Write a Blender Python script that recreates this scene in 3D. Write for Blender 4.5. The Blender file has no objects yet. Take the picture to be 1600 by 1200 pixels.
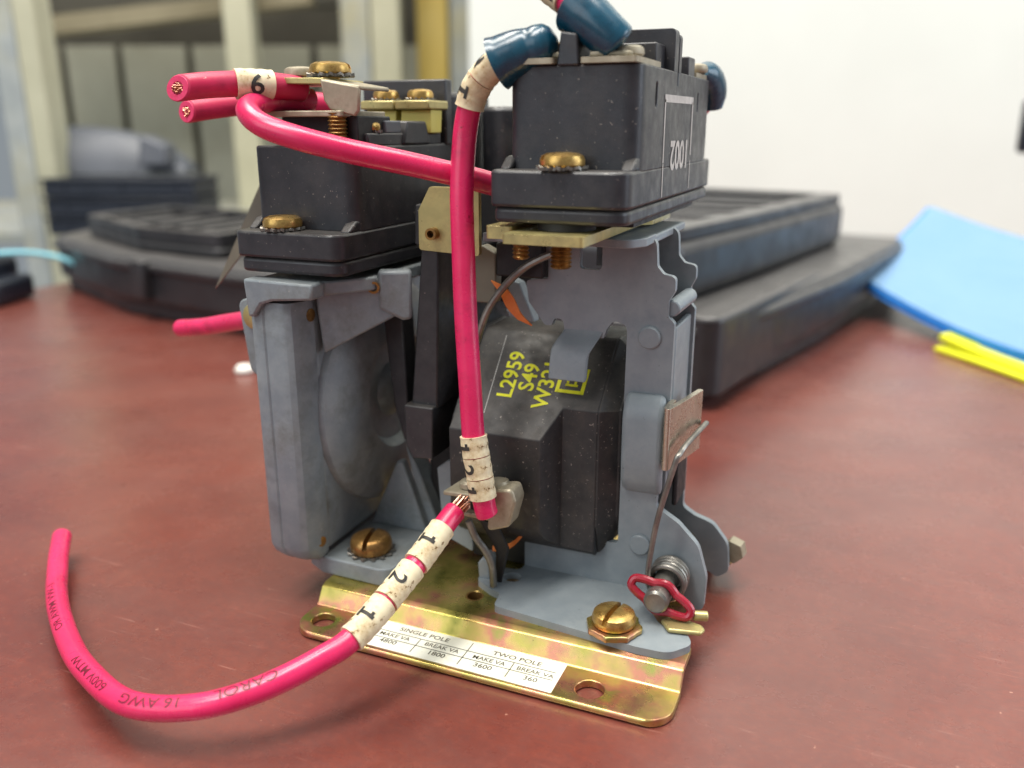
import bpy, bmesh, math, random
from mathutils import Vector, Matrix
random.seed(7)
S = 0.001                                   # every coordinate below is in millimetres
SC = bpy.context.scene
COL = SC.collection
# ------------------------------------------------------------------ camera
cam_d = bpy.data.cameras.new('camera'); cam = bpy.data.objects.new('camera', cam_d); COL.objects.link(cam)
SC.camera = cam
cam_d.sensor_width = 36.0; cam_d.lens = 30.08
cam_d.clip_start = 0.005; cam_d.clip_end = 50
cam.location = Vector((98.16, -120.93, 97.19)) * S
cam.rotation_euler = (math.radians(90 - 16.65), 0, math.radians(22.75))
cam_d.dof.use_dof = True; cam_d.dof.focus_distance = 0.157; cam_d.dof.aperture_fstop = 12.0
# ------------------------------------------------------------------ world, lamps, exposure
W = bpy.data.worlds.new('World'); SC.world = W; W.use_nodes = True
bg = W.node_tree.nodes['Background']; bg.inputs[0].default_value = (0.84, 0.93, 1.0, 1); bg.inputs[1].default_value = 0.31
def area(name, loc, target, sx, sy, power, color):
    d = bpy.data.lights.new(name, 'AREA'); d.shape = 'RECTANGLE'; d.size = sx; d.size_y = sy
    d.energy = power; d.color = color
    o = bpy.data.objects.new(name, d); COL.objects.link(o); o.location = loc
    o.rotation_euler = (Vector(target) - Vector(loc)).to_track_quat('-Z', 'Y').to_euler()
    return o
area('overhead_light', (-0.20, -0.42, 1.55), (0, 0, 0), 0.30, 1.2, 29, (1.0, 0.97, 0.92))
area('overhead_light', (0.35, 0.30, 1.6), (0.30, 0.80, 0.35), 0.30, 1.2, 18, (1.0, 0.97, 0.90))
area('overhead_light', (-0.75, 0.30, 1.7), (-0.75, 0.8, 0.1), 0.30, 1.2, 24, (1.0, 0.95, 0.85))  # added lamp that brightens the rack, no fixture known there
area('front_fill_light', (-0.7, -1.5, 0.75), (0, 0.1, 0.05), 1.4, 1.0, 9.5, (0.86, 0.93, 1.0))  # added soft fill from behind the camera, lifts the front faces
area('window_light', (1.25, 0.30, 0.50), (0.05, 0.05, 0.06), 0.6, 0.8, 8, (0.80, 0.89, 1.0))
SC.view_settings.view_transform = 'Standard'; SC.view_settings.look = 'None'
SC.view_settings.exposure = 0.0; SC.view_settings.gamma = 1.0
SC.view_settings.use_curve_mapping = False
# ------------------------------------------------------------------ materials
def rgb(r, g, b):
    f = lambda c: (c/255/12.92 if c/255 <= .04045 else ((c/255+.055)/1.055)**2.4)
    return (f(r), f(g), f(b), 1)
def ramp(nt, src, stops):
    n = nt.nodes.new('ShaderNodeValToRGB'); e = n.color_ramp.elements
    while len(e) < len(stops): e.new(0.5)
    for k, (p, c) in enumerate(stops): e[k].position = p; e[k].color = c if len(c) == 4 else (*c, 1)
    nt.links.new(src, n.inputs[0]); return n.outputs[0]
def noise(nt, co, scale, detail=4, rough=.6, dist=0):
    n = nt.nodes.new('ShaderNodeTexNoise'); n.inputs['Scale'].default_value = scale
    n.inputs['Detail'].default_value = detail; n.inputs['Roughness'].default_value = rough
    n.inputs['Distortion'].default_value = dist
    nt.links.new(co, n.inputs['Vector']); return n.outputs['Fac']
def mix(nt, fac, a, b):
    n = nt.nodes.new('ShaderNodeMix'); n.data_type = 'RGBA'
    for s, v in ((n.inputs[0], fac), (n.inputs[6], a), (n.inputs[7], b)):
        if hasattr(v, 'links'): nt.links.new(v, s)
        else: s.default_value = v
    return n.outputs[2]
def mat(name, c1, c2=None, scale=300, lo=.35, hi=.65, rough=.5, rvar=.12, metal=0, bump=0, bscale=1500,
        specks=None, dust=None, patch=None, coat=0, sss=0, spec=.5, trans=0, stretch=None, stops=None, ior=1.5):
    m = bpy.data.materials.new(name); m.use_nodes = True; nt = m.node_tree
    p = nt.nodes['Principled BSDF']; L = nt.links
    tc = nt.nodes.new('ShaderNodeTexCoord'); co = tc.outputs['Object']
    if stretch:
        mp = nt.nodes.new('ShaderNodeMapping'); mp.inputs['Scale'].default_value = stretch
        L.new(co, mp.inputs['Vector']); co2 = mp.outputs[0]
    else: co2 = co
    n1 = noise(nt, co2, scale)
    col = ramp(nt, n1, stops if stops else [(lo, c1), (hi, c2 or c1)])
    if patch:                                   # (colour, scale, lo, hi): larger stains
        col = mix(nt, ramp(nt, noise(nt, co, patch[1], 5, .7), [(patch[2], (0, 0, 0)), (patch[3], (1, 1, 1))]), col, patch[0])
    if dust:                                    # (colour, amount): settled dust on upward faces
        g = nt.nodes.new('ShaderNodeNewGeometry'); sx = nt.nodes.new('ShaderNodeSeparateXYZ'); L.new(g.outputs['Normal'], sx.inputs[0])
        mr = nt.nodes.new('ShaderNodeMapRange'); mr.inputs[1].default_value = .2; mr.inputs[2].default_value = 1; mr.inputs[4].default_value = dust[1]
        L.new(sx.outputs[2], mr.inputs[0])
        ml = nt.nodes.new('ShaderNodeMath'); ml.operation = 'MULTIPLY'; L.new(mr.outputs[0], ml.inputs[0])
        L.new(ramp(nt, noise(nt, co, 900, 6, .75), [(.3, (.3,)*3), (.7, (1,)*3)]), ml.inputs[1])
        col = mix(nt, ml.outputs[0], col, dust[0])
    if specks:                                  # (colour, scale, threshold)
        col = mix(nt, ramp(nt, noise(nt, co, specks[1], 3, .7), [(specks[2], (0, 0, 0)), (specks[2]+.05, (1, 1, 1))]), col, specks[0])
    L.new(col, p.inputs['Base Color'])
    n2 = noise(nt, co, scale*1.7, 5)
    mr = nt.nodes.new('ShaderNodeMapRange'); mr.inputs[1].default_value = .3; mr.inputs[2].default_value = .7
    mr.inputs[3].default_value = max(.03, rough-rvar); mr.inputs[4].default_value = min(1, rough+rvar)
    L.new(n2, mr.inputs[0]); L.new(mr.outputs[0], p.inputs['Roughness'])
    p.inputs['Metallic'].default_value = metal; p.inputs['Specular IOR Level'].default_value = spec
    p.inputs['Coat Weight'].default_value = coat; p.inputs['Coat Roughness'].default_value = .2
    p.inputs['Transmission Weight'].default_value = trans; p.inputs['IOR'].default_value = ior
    if sss:
        p.inputs['Subsurface Weight'].default_value = sss; p.inputs['Subsurface Radius'].default_value = (.002, .0008, .0006)
        p.inputs['Subsurface Scale'].default_value = 1
    if bump:
        b = nt.nodes.new('ShaderNodeBump'); b.inputs['Strength'].default_value = bump; b.inputs['Distance'].default_value = .0002
        L.new(noise(nt, co, bscale, 4, .6), b.inputs['Height']); L.new(b.outputs[0], p.inputs['Normal'])
    return m
DUST = rgb(120, 112, 100)
M = {}
M['black'] = mat('black_bakelite', rgb(38, 39, 43), rgb(50, 50, 54), 180, rough=.40, bump=.12, bscale=2600, specks=(rgb(150, 142, 132), 1300, .672), dust=(DUST, .34), patch=(rgb(62, 60, 60), 130, .48, .8), spec=.5)
M['coil'] = mat('coil_wrap', rgb(40, 40, 41), rgb(52, 51, 51), 240, rough=.55, bump=.14, bscale=2400, specks=(rgb(158, 148, 138), 1200, .655), dust=(DUST, .34), patch=(rgb(68, 62, 57), 160, .52, .78))
M['lever'] = mat('black_plastic_lever', rgb(36, 36, 38), rgb(50, 49, 50), 300, rough=.42, bump=.06, bscale=2500, specks=(rgb(130, 122, 114), 1400, .69), dust=(DUST, .2))
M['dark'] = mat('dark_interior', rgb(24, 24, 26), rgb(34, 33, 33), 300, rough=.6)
M['grey'] = mat('blue_grey_paint', rgb(126, 135, 140), rgb(138, 146, 150), 220, rough=.46, rvar=.08, bump=.05, bscale=2200, specks=(rgb(84, 86, 86), 1100, .69), dust=(rgb(125, 122, 112), .16), patch=(rgb(106, 118, 126), 120, .55, .85))
M['cast'] = mat('cast_blue_grey_paint', rgb(118, 127, 133), rgb(138, 146, 149), 150, rough=.44, bump=.16, bscale=1300, specks=(rgb(164, 164, 156), 1300, .69), dust=(rgb(120, 114, 100), .3), patch=(rgb(92, 94, 90), 90, .48, .78))
M['chromate'] = mat('yellow_chromate', rgb(190, 160, 90), metal=.85, rough=.30, rvar=.1, scale=85, bump=.05, bscale=1800,
    stops=[(.30, rgb(134, 132, 62)), (.41, rgb(180, 166, 88)), (.50, rgb(198, 164, 104)), (.58, rgb(196, 132, 108)), (.68, rgb(148, 158, 76))], specks=(rgb(96, 84, 56), 1200, .68), patch=(rgb(146, 134, 92), 60, .50, .80))
M['gold'] = mat('gold_plated_steel', rgb(176, 164, 112), rgb(198, 182, 122), 160, metal=.65, rough=.36, bump=.04, patch=(rgb(140, 128, 92), 150, .5, .8))
M['brass'] = mat('brass_screw', rgb(186, 146, 78), rgb(212, 178, 106), 260, metal=.85, rough=.32, bump=.05, patch=(rgb(120, 84, 46), 210, .5, .72))
M['brassdark'] = mat('tarnished_brass', rgb(150, 112, 62), rgb(184, 142, 82), 260, metal=.8, rough=.36, bump=.06, patch=(rgb(92, 64, 40), 210, .46, .7))
M['tan'] = mat('dull_nickel_plate', rgb(150, 140, 118), rgb(172, 162, 140), 240, metal=.35, rough=.45, bump=.05, patch=(rgb(112, 98, 76), 160, .52, .8))
M['nickel'] = mat('bright_nickel', rgb(176, 166, 148), rgb(190, 180, 162), 200, metal=.8, rough=.28, bump=.04, patch=(rgb(136, 118, 96), 140, .5, .8))
M['steel'] = mat('grey_steel', rgb(120, 116, 110), rgb(150, 146, 138), 300, metal=.8, rough=.38, bump=.05)
M['copper'] = mat('bright_copper_tape', rgb(214, 112, 52), rgb(230, 140, 74), 300, metal=.3, rough=.4)
M['strand'] = mat('copper_strands', rgb(226, 180, 160), rgb(198, 132, 96), 900, metal=.85, rough=.3)
M['red'] = mat('red_pvc_insulation', rgb(208, 30, 86), rgb(219, 38, 96), 120, rough=.30, rvar=.08, sss=.12, coat=.25, bump=.05, bscale=900, specks=(rgb(150, 24, 50), 700, .69), dust=(rgb(206, 96, 120), .16), patch=(rgb(146, 26, 62), 90, .54, .8))
M['redold'] = mat('dusty_red_pvc_insulation', rgb(190, 30, 74), rgb(206, 38, 86), 120, rough=.5, sss=.1, bump=.05, bscale=900, specks=(rgb(200, 150, 150), 1100, .73), dust=(rgb(170, 80, 90), .35), patch=(rgb(150, 26, 60), 80, .5, .8))
M['redcut'] = mat('fresh_cut_pvc', rgb(236, 70, 120), rgb(226, 56, 104), 600, rough=.6, bump=.3, bscale=1500)
M['sleeve'] = mat('cream_marker_tape', rgb(226, 210, 172), rgb(234, 221, 188), 260, rough=.6, bump=.1, specks=(rgb(120, 92, 52), 700, .63), patch=(rgb(170, 138, 88), 170, .46, .72), sss=.05)
M['ink'] = mat('black_marker_ink', rgb(34, 32, 30), rgb(58, 54, 48), 900, rough=.6)
M['redink'] = mat('faint_wire_print', rgb(112, 14, 40), rgb(96, 14, 34), 900, rough=.45)
M['blue'] = mat('blue_vinyl', rgb(8, 58, 78), rgb(14, 74, 96), 220, rough=.28, rvar=.05, sss=.1, bump=.03, coat=.3)
M['clip'] = mat('red_enamelled_clip', rgb(140, 20, 38), rgb(156, 28, 48), 300, rough=.3, coat=.3)
M['print_y'] = mat('yellow_print', rgb(222, 222, 16), rgb(228, 226, 36), 900, rough=.6)
M['print_w'] = mat('worn_white_print', rgb(206, 203, 196), rgb(184, 181, 175), 400, rough=.7)
M['label'] = mat('white_foil_label', rgb(232, 230, 212), rgb(240, 238, 222), 300, rough=.35, patch=(rgb(214, 208, 176), 110, .55, .85), specks=(rgb(150, 140, 110), 1200, .76))
M['labelink'] = mat('grey_label_print', rgb(84, 80, 68), rgb(112, 106, 90), 900, rough=.6)
M['yellowpad'] = mat('yellow_brass_pad', rgb(206, 192, 96), rgb(214, 200, 110), 160, rough=.4, metal=.2)
M['case'] = mat('black_moulded_plastic', rgb(36, 36, 39), rgb(46, 45, 47), 60, rough=.40, bump=.06, bscale=700, dust=(rgb(126, 122, 118), .5))
M['bluepaper'] = mat('blue_paper', rgb(112, 148, 182), rgb(118, 152, 184), 20, rough=.8)
M['blueedge'] = mat('blue_paper_edge', rgb(40, 130, 214), rgb(50, 142, 224), 600, rough=.8)
M['yellowpaper'] = mat('yellow_paper', rgb(214, 216, 30), rgb(220, 220, 44), 20, rough=.8)
M['wall'] = mat('white_wall_paint', rgb(219, 222, 215), rgb(224, 227, 220), 6, rough=.75, bump=.05, bscale=60)
M['galv'] = mat('galvanised_post', rgb(154, 158, 156), rgb(176, 178, 172), 30, rough=.5, metal=.2, patch=(rgb(176, 166, 124), 8, .45, .7))
M['cream'] = mat('cream_post', rgb(176, 172, 146), rgb(190, 186, 160), 12, rough=.55)
M['ochre'] = mat('yellow_post', rgb(214, 184, 92), rgb(222, 194, 110), 14, rough=.5)
M['panel'] = mat('olive_grey_board', rgb(150, 148, 130), rgb(166, 164, 146), 9, rough=.7, patch=(rgb(130, 126, 104), 6, .5, .75))
M['darkboard'] = mat('dark_board', rgb(60, 56, 46), rgb(74, 70, 58), 9, rough=.7)
M['rail'] = mat('brown_rail', rgb(120, 110, 84), rgb(140, 130, 104), 9, rough=.6)
M['greyplastic'] = mat('grey_plastic', rgb(84, 88, 94), rgb(98, 100, 106), 12, rough=.45)
M['binplastic'] = mat('black_bin_plastic', rgb(26, 30, 40), rgb(34, 38, 48), 12, rough=.4)
M['cyan'] = mat('pale_blue_cable', rgb(130, 200, 214), rgb(140, 208, 220), 12, rough=.4)
M['white'] = mat('white_crumb', rgb(226, 222, 212), rgb(232, 228, 218), 100, rough=.8)
M['fibre'] = mat('fish_paper', rgb(96, 92, 80), rgb(116, 110, 94), 60, rough=.6)

def table_material():
    m = bpy.data.materials.new('mahogany_laminate'); m.use_nodes = True; nt = m.node_tree; L = nt.links
    p = nt.nodes['Principled BSDF']; tc = nt.nodes.new('ShaderNodeTexCoord'); co = tc.outputs['Object']
    def mapped(rot, sc):
        n = nt.nodes.new('ShaderNodeMapping'); n.inputs['Rotation'].default_value = (0, 0, rot); n.inputs['Scale'].default_value = sc; L.new(co, n.inputs[0]); return n.outputs[0]
    g = lambda v: (v, v, v)
    col = ramp(nt, noise(nt, mapped(.25, (1, 1.7, 1)), 15, 9, .72, .5), [(.34, rgb(88, 37, 31)), (.46, rgb(100, 41, 32)), (.58, rgb(112, 47, 34)), (.70, rgb(96, 40, 32))])
    dark = ramp(nt, noise(nt, mapped(.5, (1, 1.8, 1)), 26, 8, .75, .7), [(.56, g(0)), (.78, g(.28))])        # dark figure in the veneer print
    col = mix(nt, dark, col, rgb(70, 40, 42))
    fine = ramp(nt, noise(nt, mapped(.25, (1, 2.2, 1)), 520, 6, .8), [(.40, g(.6)), (.56, g(0))])
    col = mix(nt, fine, col, rgb(90, 44, 40))
    fine2 = ramp(nt, noise(nt, co, 420, 6, .8), [(.52, g(0)), (.68, g(.35))])
    col = mix(nt, fine2, col, rgb(132, 66, 52))
    col = mix(nt, ramp(nt, noise(nt, co, 17, 9, .74, .6), [(.36, g(.10)), (.76, g(.44))]), col, rgb(130, 90, 80))    # dust film
    col = mix(nt, ramp(nt, noise(nt, mapped(.9, (1, 18, 1)), 55, 3, .6, .2), [(.68, g(0)), (.74, g(.3))]), col, rgb(176, 126, 112))
    col = mix(nt, ramp(nt, noise(nt, mapped(-.5, (1, 24, 1)), 62, 3, .6, .2), [(.68, g(0)), (.74, g(.3))]), col, rgb(176, 126, 112))
    col = mix(nt, ramp(nt, noise(nt, co, 620, 3, .65), [(.72, g(0)), (.76, g(.6))]), col, rgb(190, 140, 120))
    L.new(col, p.inputs['Base Color'])
    p.inputs['Coat Weight'].default_value = .45; p.inputs['Coat Roughness'].default_value = .32
    rr = nt.nodes.new('ShaderNodeMapRange'); rr.inputs[1].default_value = .35; rr.inputs[2].default_value = .7; rr.inputs[3].default_value = .20; rr.inputs[4].default_value = .40
    L.new(noise(nt, co, 30, 6, .7), rr.inputs[0]); L.new(rr.outputs[0], p.inputs['Roughness'])
    b = nt.nodes.new('ShaderNodeBump'); b.inputs['Strength'].default_value = .15; b.inputs['Distance'].default_value = .0003
    L.new(noise(nt, co, 900, 4), b.inputs['Height']); L.new(b.outputs[0], p.inputs['Normal'])
    return m
M['table'] = table_material()

# ------------------------------------------------------------------ geometry helpers (mm)
def V(*a): return Vector(a[0]) if len(a) == 1 else Vector(a)
def empty(name, loc, label=None, cat=None, group=None):
    o = bpy.data.objects.new(name, None); COL.objects.link(o); o.location = V(loc)*S; o.empty_display_size = .01
    if label: o['label'] = label
    if cat: o['category'] = cat
    if group: o['group'] = group
    return o
def world_loc(o):
    v = Vector(o.location); p = o.parent
    while p: v = v + Vector(p.location); p = p.parent
    return v
def finish(name, me, material, parent=None, bevel=0, seg=2, sharp=35, label=None, smooth=True):
    """me holds world coordinates in metres; moves the origin to the middle of the mesh and parents it"""
    if len(me.vertices):
        lo = Vector([min(v.co[i] for v in me.vertices) for i in range(3)]); hi = Vector([max(v.co[i] for v in me.vertices) for i in range(3)])
        c = (lo+hi)/2
    else: c = Vector()
    me.transform(Matrix.Translation(-c))
    me.materials.clear(); me.materials.append(M[material] if isinstance(material, str) else material)
    if smooth:
        for p in me.polygons: p.use_smooth = True
        me.set_sharp_from_angle(angle=math.radians(sharp))
    o = bpy.data.objects.new(name, me); COL.objects.link(o)
    if parent: o.parent = parent; o.location = c - world_loc(parent)
    else: o.location = c
    if bevel:
        b = o.modifiers.new('bevel', 'BEVEL'); b.width = bevel*S; b.segments = seg; b.limit_method = 'ANGLE'; b.angle_limit = math.radians(38)
    if label: o['label'] = label
    return o
def rp(pts, r=1, n=5):
    """rounded polygon; a point may carry its own radius as third value"""
    out = []; N = len(pts)
    for i in range(N):
        p = Vector(pts[i][:2]); a = Vector(pts[i-1][:2])-p; b = Vector(pts[(i+1) % N][:2])-p
        rad = pts[i][2] if len(pts[i]) > 2 else r
        la, lb = a.length, b.length
        if rad <= 0 or la < 1e-6 or lb < 1e-6: out.append(tuple(p)); continue
        a.normalize(); b.normalize(); ang = a.angle(b)
        if ang > math.pi-.02: out.append(tuple(p)); continue
        t = min(rad/math.tan(ang/2), la*.48, lb*.48)
        p0 = p+a*t; p1 = p+b*t
        for k in range(n+1):
            u = k/n; out.append(tuple(p0*(1-u)**2 + p*2*u*(1-u) + p1*u*u))
    return out
def circ(cx, cy, r, n=28, ry=None): return [(cx+r*math.cos(2*math.pi*k/n), cy+(ry or r)*math.sin(2*math.pi*k/n)) for k in range(n)]
def rect(a0, a1, b0, b1): return [(a0, b0), (a1, b0), (a1, b1), (a0, b1)]
class MB:
    def __init__(s): s.v = []; s.f = []
    def add(s, v, f):
        k = len(s.v); s.v += [tuple(x) for x in v]; s.f += [tuple(i+k for i in q) for q in f]; return s
    def box(s, x0, x1, y0, y1, z0, z1): return s.prism(rect(x0, x1, y0, y1), 'z', z0, z1)
    def prism(s, poly, axis, a, b):
        n = len(poly); mp = {'z': lambda p, t: (p[0], p[1], t), 'y': lambda p, t: (p[0], t, p[1]), 'x': lambda p, t: (t, p[0], p[1])}[axis]
        return s.add([mp(p, a) for p in poly]+[mp(p, b) for p in poly],
                     [tuple(range(n)), tuple(range(2*n-1, n-1, -1))]+[(i, (i+1) % n, n+(i+1) % n, n+i) for i in range(n)])
    def slab(s, quad, t):
        """polygon of 3D points thickened by the vector t"""
        n = len(quad); q = [V(p) for p in quad]; t = V(t)
        return s.add(q+[p+t for p in q], [tuple(range(n)), tuple(range(2*n-1, n-1, -1))]+[(i, (i+1) % n, n+(i+1) % n, n+i) for i in range(n)])
    def rings(s, rings, caps=True, closed=False):
        n = len(rings[0]); R = len(rings); v = [p for r in rings for p in r]; f = []
        for i in range(R if closed else R-1):
            j = (i+1) % R
            for k in range(n): f.append((i*n+k, i*n+(k+1) % n, j*n+(k+1) % n, j*n+k))
        if caps and not closed: f += [tuple(range(n-1, -1, -1)), tuple((R-1)*n+k for k in range(n))]
        return s.add(v, f)
    def tube(s, pts, r, n=16, caps=True, end0=None):
        fr = frames(pts)
        if end0:
            e = V(end0).normalized(); T0 = fr[0][1]
            sh = lambda i, o: (T0*(-(o.dot(e))/T0.dot(e))*max(0, 1-i/6)) 
            R_ = [[p+o+sh(i, o) for o in [(N*math.cos(2*math.pi*k/n)+B*math.sin(2*math.pi*k/n))*r for k in range(n)]] for i, (p, T, N, B) in enumerate(fr)]
            return s.rings(R_, caps)
        rr = r if isinstance(r, (list, tuple)) else [r]*len(pts)
        return s.rings([[p+(N*math.cos(2*math.pi*k/n)+B*math.sin(2*math.pi*k/n))*rr[i] for k in range(n)] for i, (p, T, N, B) in enumerate(fr)], caps)
    def pipe(s, pts, ro, ri, n=24):
        fr = frames(pts); ro = ro if isinstance(ro, list) else [ro]*len(pts); ri = ri if isinstance(ri, list) else [ri]*len(pts)
        ring = lambda i, r: [fr[i][0]+(fr[i][2]*math.cos(2*math.pi*k/n)+fr[i][3]*math.sin(2*math.pi*k/n))*r for k in range(n)]
        R = [ring(i, ro[i]) for i in range(len(pts))]+[ring(i, ri[i]) for i in range(len(pts)-1, -1, -1)]
        return s.rings(R, closed=True)
    def lathe(s, prof, c, ax, n=28):
        ax = V(ax).normalized(); c = V(c); N = ax.orthogonal().normalized(); B = ax.cross(N)
        return s.rings([[c+ax*h+(N*math.cos(2*math.pi*k/n)+B*math.sin(2*math.pi*k/n))*max(r, .001) for k in range(n)] for r, h in prof], True)
    def mesh(s, name='m'):
        me = bpy.data.meshes.new(name); me.from_pydata([(x*S, y*S, z*S) for x, y, z in s.v], [], s.f)
        bm = bmesh.new(); bm.from_mesh(me); bmesh.ops.recalc_face_normals(bm, faces=bm.faces); bm.to_mesh(me); bm.free(); return me
    def build(s, name, material, parent=None, bevel=0, seg=2, sharp=35, label=None, cut=None, smooth=True):
        me = s.mesh(name)
        if cut: me = boolean(me, cut)
        return finish(name, me, material, parent, bevel, seg, sharp, label, smooth)
def boolean(me, cutters, op='DIFFERENCE'):
    for c in cutters:
        a = bpy.data.objects.new('tmp_a', me); b = bpy.data.objects.new('tmp_b', c.mesh()); COL.objects.link(a); COL.objects.link(b)
        md = a.modifiers.new('b', 'BOOLEAN'); md.operation = op; md.solver = 'EXACT'; md.object = b
        dg = bpy.context.evaluated_depsgraph_get(); me2 = bpy.data.meshes.new_from_object(a.evaluated_get(dg))
        bpy.data.objects.remove(a); bpy.data.objects.remove(b); me = me2
    return me
def frames(pts):
    pts = [V(p) for p in pts]; n = len(pts); T = []
    for i in range(n):
        t = pts[min(i+1, n-1)]-pts[max(i-1, 0)]; T.append(t.normalized())
    N = T[0].orthogonal().normalized(); out = []
    for i in range(n):
        N = (N-T[i]*N.dot(T[i])).normalized(); out.append((pts[i], T[i], N, T[i].cross(N)))
    return out
def spline(pts, n=10):
    p = [V(q) for q in pts]; p = [p[0]*2-p[1]]+p+[p[-1]*2-p[-2]]; out = []
    for i in range(1, len(p)-2):
        for k in range(n):
            t = k/n; a, b, c, d = p[i-1:i+3]
            out.append(.5*((2*b)+(c-a)*t+(2*a-5*b+4*c-d)*t*t+(3*b-a-3*c+d)*t**3))
    out.append(p[-2]); return out
class Path:
    def __init__(s, pts, n=14):
        s.p = spline(pts, n); s.l = [0]
        for a, b in zip(s.p, s.p[1:]): s.l.append(s.l[-1]+(b-a).length)
        s.L = s.l[-1]
    def pos(s, d):
        if d <= 0: return s.p[0]+(s.p[1]-s.p[0]).normalized()*d
        if d >= s.L: return s.p[-1]+(s.p[-1]-s.p[-2]).normalized()*(d-s.L)
        for i in range(len(s.l)-1):
            if s.l[i+1] >= d:
                return s.p[i].lerp(s.p[i+1], (d-s.l[i])/max(1e-9, s.l[i+1]-s.l[i]))
    def tan(s, d): return (s.pos(d+.3)-s.pos(d-.3)).normalized()
    def seg(s, a, b, step=.8):
        n = max(2, int(abs(b-a)/step)); return [s.pos(a+(b-a)*k/n) for k in range(n+1)]
    def near(s, q): q = V(q); return min(zip(s.l, s.p), key=lambda t: (t[1]-q).length)[0]
def sheet(name, outer, holes, axis, a, b, material, parent=None, bev=.2, label=None, frame=None):
    """flat plate with holes cut from an outline; axis is the plate's normal, a..b its thickness"""
    cu = bpy.data.curves.new(name, 'CURVE'); cu.dimensions = '2D'; cu.fill_mode = 'BOTH'
    for loop in [outer]+list(holes):
        sp = cu.splines.new('POLY'); sp.points.add(len(loop)-1); sp.use_cyclic_u = True
        for q, p in zip(sp.points, loop): q.co = (p[0]*S, p[1]*S, 0, 1)
    th = abs(b-a); bev = min(bev, th*.45)
    cu.extrude = th/2*S
    o = bpy.data.objects.new('tmp', cu); COL.objects.link(o)
    dg = bpy.context.evaluated_depsgraph_get(); me = bpy.data.meshes.new_from_object(o.evaluated_get(dg)); bpy.data.objects.remove(o)
    mid = (a+b)/2*S
    for v in me.vertices:
        x, y, z = v.co
        if frame:
            O, U, Vv = frame; U = V(U).normalized(); Vv = V(Vv).normalized(); v.co = V(O)*S+U*x+Vv*y+U.cross(Vv)*(z+mid)
        else: v.co = {'z': (x, y, mid+z), 'y': (x, mid-z, y), 'x': (mid+z, x, y)}[axis]
    bm = bmesh.new(); bm.from_mesh(me); bmesh.ops.remove_doubles(bm, verts=bm.verts, dist=1e-7); bmesh.ops.recalc_face_normals(bm, faces=bm.faces); bm.to_mesh(me); bm.free()
    return finish(name, me, material, parent, bev, label=label, sharp=30)
def text_mesh(txt, size, bold=0.0, spacing=1.0, align='CENTER', xs=1.0, fine=0):
    if txt == '1' and fine:                     # typewriter figure one with a foot and a flag
        h = size*.36; w = size*.075; mb = []; bm = bmesh.new()
        for x0, x1, y0, y1 in ((-w, w, -h, h), (-h*.62, -w, -h, -h+w*1.7), (w, h*.62, -h, -h+w*1.7), (-h*.55, -w, h-w*2.6, h-w*.9)):
            for i in range(4):
                for j in range(6):
                    q = [bm.verts.new((x0+(x1-x0)*(i+a)/4, y0+(y1-y0)*(j+b)/6, 0)) for a, b in ((0, 0), (1, 0), (1, 1), (0, 1))]; bm.faces.new(q)
        me = bpy.data.meshes.new('one'); bm.to_mesh(me); bm.free(); return me
    cu = bpy.data.curves.new('t', 'FONT'); cu.body = txt; cu.size = size; cu.offset = bold; cu.align_x = align; cu.align_y = 'CENTER'
    cu.space_character = spacing; cu.resolution_u = 3
    o = bpy.data.objects.new('tmp', cu); COL.objects.link(o)
    dg = bpy.context.evaluated_depsgraph_get(); me = bpy.data.meshes.new_from_object(o.evaluated_get(dg)); bpy.data.objects.remove(o)
    for v in me.vertices: v.co.x *= xs
    if fine:
        bm = bmesh.new(); bm.from_mesh(me); bmesh.ops.triangulate(bm, faces=bm.faces)
        for _ in range(4):
            e = [e for e in bm.edges if e.calc_length() > fine]
            if not e: break
            bmesh.ops.subdivide_edges(bm, edges=e, cuts=1); bmesh.ops.triangulate(bm, faces=bm.faces)
        bm.to_mesh(me); bm.free()
    return me
def letters(items, name, O, U, Vv, material, parent, label=None):
    """printed ink lying on a flat face: items are (text, u, v, size, bold[, xscale])"""
    U = V(U).normalized(); Vv = V(Vv).normalized(); O = V(O); bm = bmesh.new()
    for it in items:
        me = text_mesh(it[0], it[3], it[4], xs=it[5] if len(it) > 5 else 1)
        for v in me.vertices: v.co = O+U*(v.co.x+it[1])+Vv*(v.co.y+it[2])
        bm.from_mesh(me)
    me = bpy.data.meshes.new(name); bm.to_mesh(me); bm.free(); me.transform(Matrix.Scale(S, 4))
    return finish(name, me, material, parent, smooth=False, label=label)
def strokes(name, segs, O, U, Vv, w, material, parent, h=.04):
    """printed lines: segments (u0,v0,u1,v1) on a face"""
    U = V(U).normalized(); Vv = V(Vv).normalized(); O = V(O); n = U.cross(Vv); mb = MB()
    for s4 in segs:
        a = O+U*s4[0]+Vv*s4[1]; b = O+U*s4[2]+Vv*s4[3]; ww = s4[4] if len(s4) > 4 else w; d = (b-a).normalized().cross(n)*ww/2
        mb.slab([a-d, b-d, b+d, a+d], n*h)
    return mb.build(name, material, parent, smooth=False)
def wraptext(name, path, sc, txt, size, r, ref, d, material, parent, bold=0, a0=0, spacing=1.0, xs=1.0):
    me = text_mesh(txt, size, bold, spacing, xs=xs, fine=.5)
    ref = V(ref)
    for v in me.vertices:
        tx, ty = v.co.x, v.co.y; s = sc+d*tx; T = path.tan(s); N = (ref-T*ref.dot(T)).normalized(); B = T.cross(N); a = a0-d*ty/r
        v.co = (path.pos(s)+(N*math.cos(a)+B*math.sin(a))*r)*S
    return finish(name, me, material, parent, smooth=False)
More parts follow.
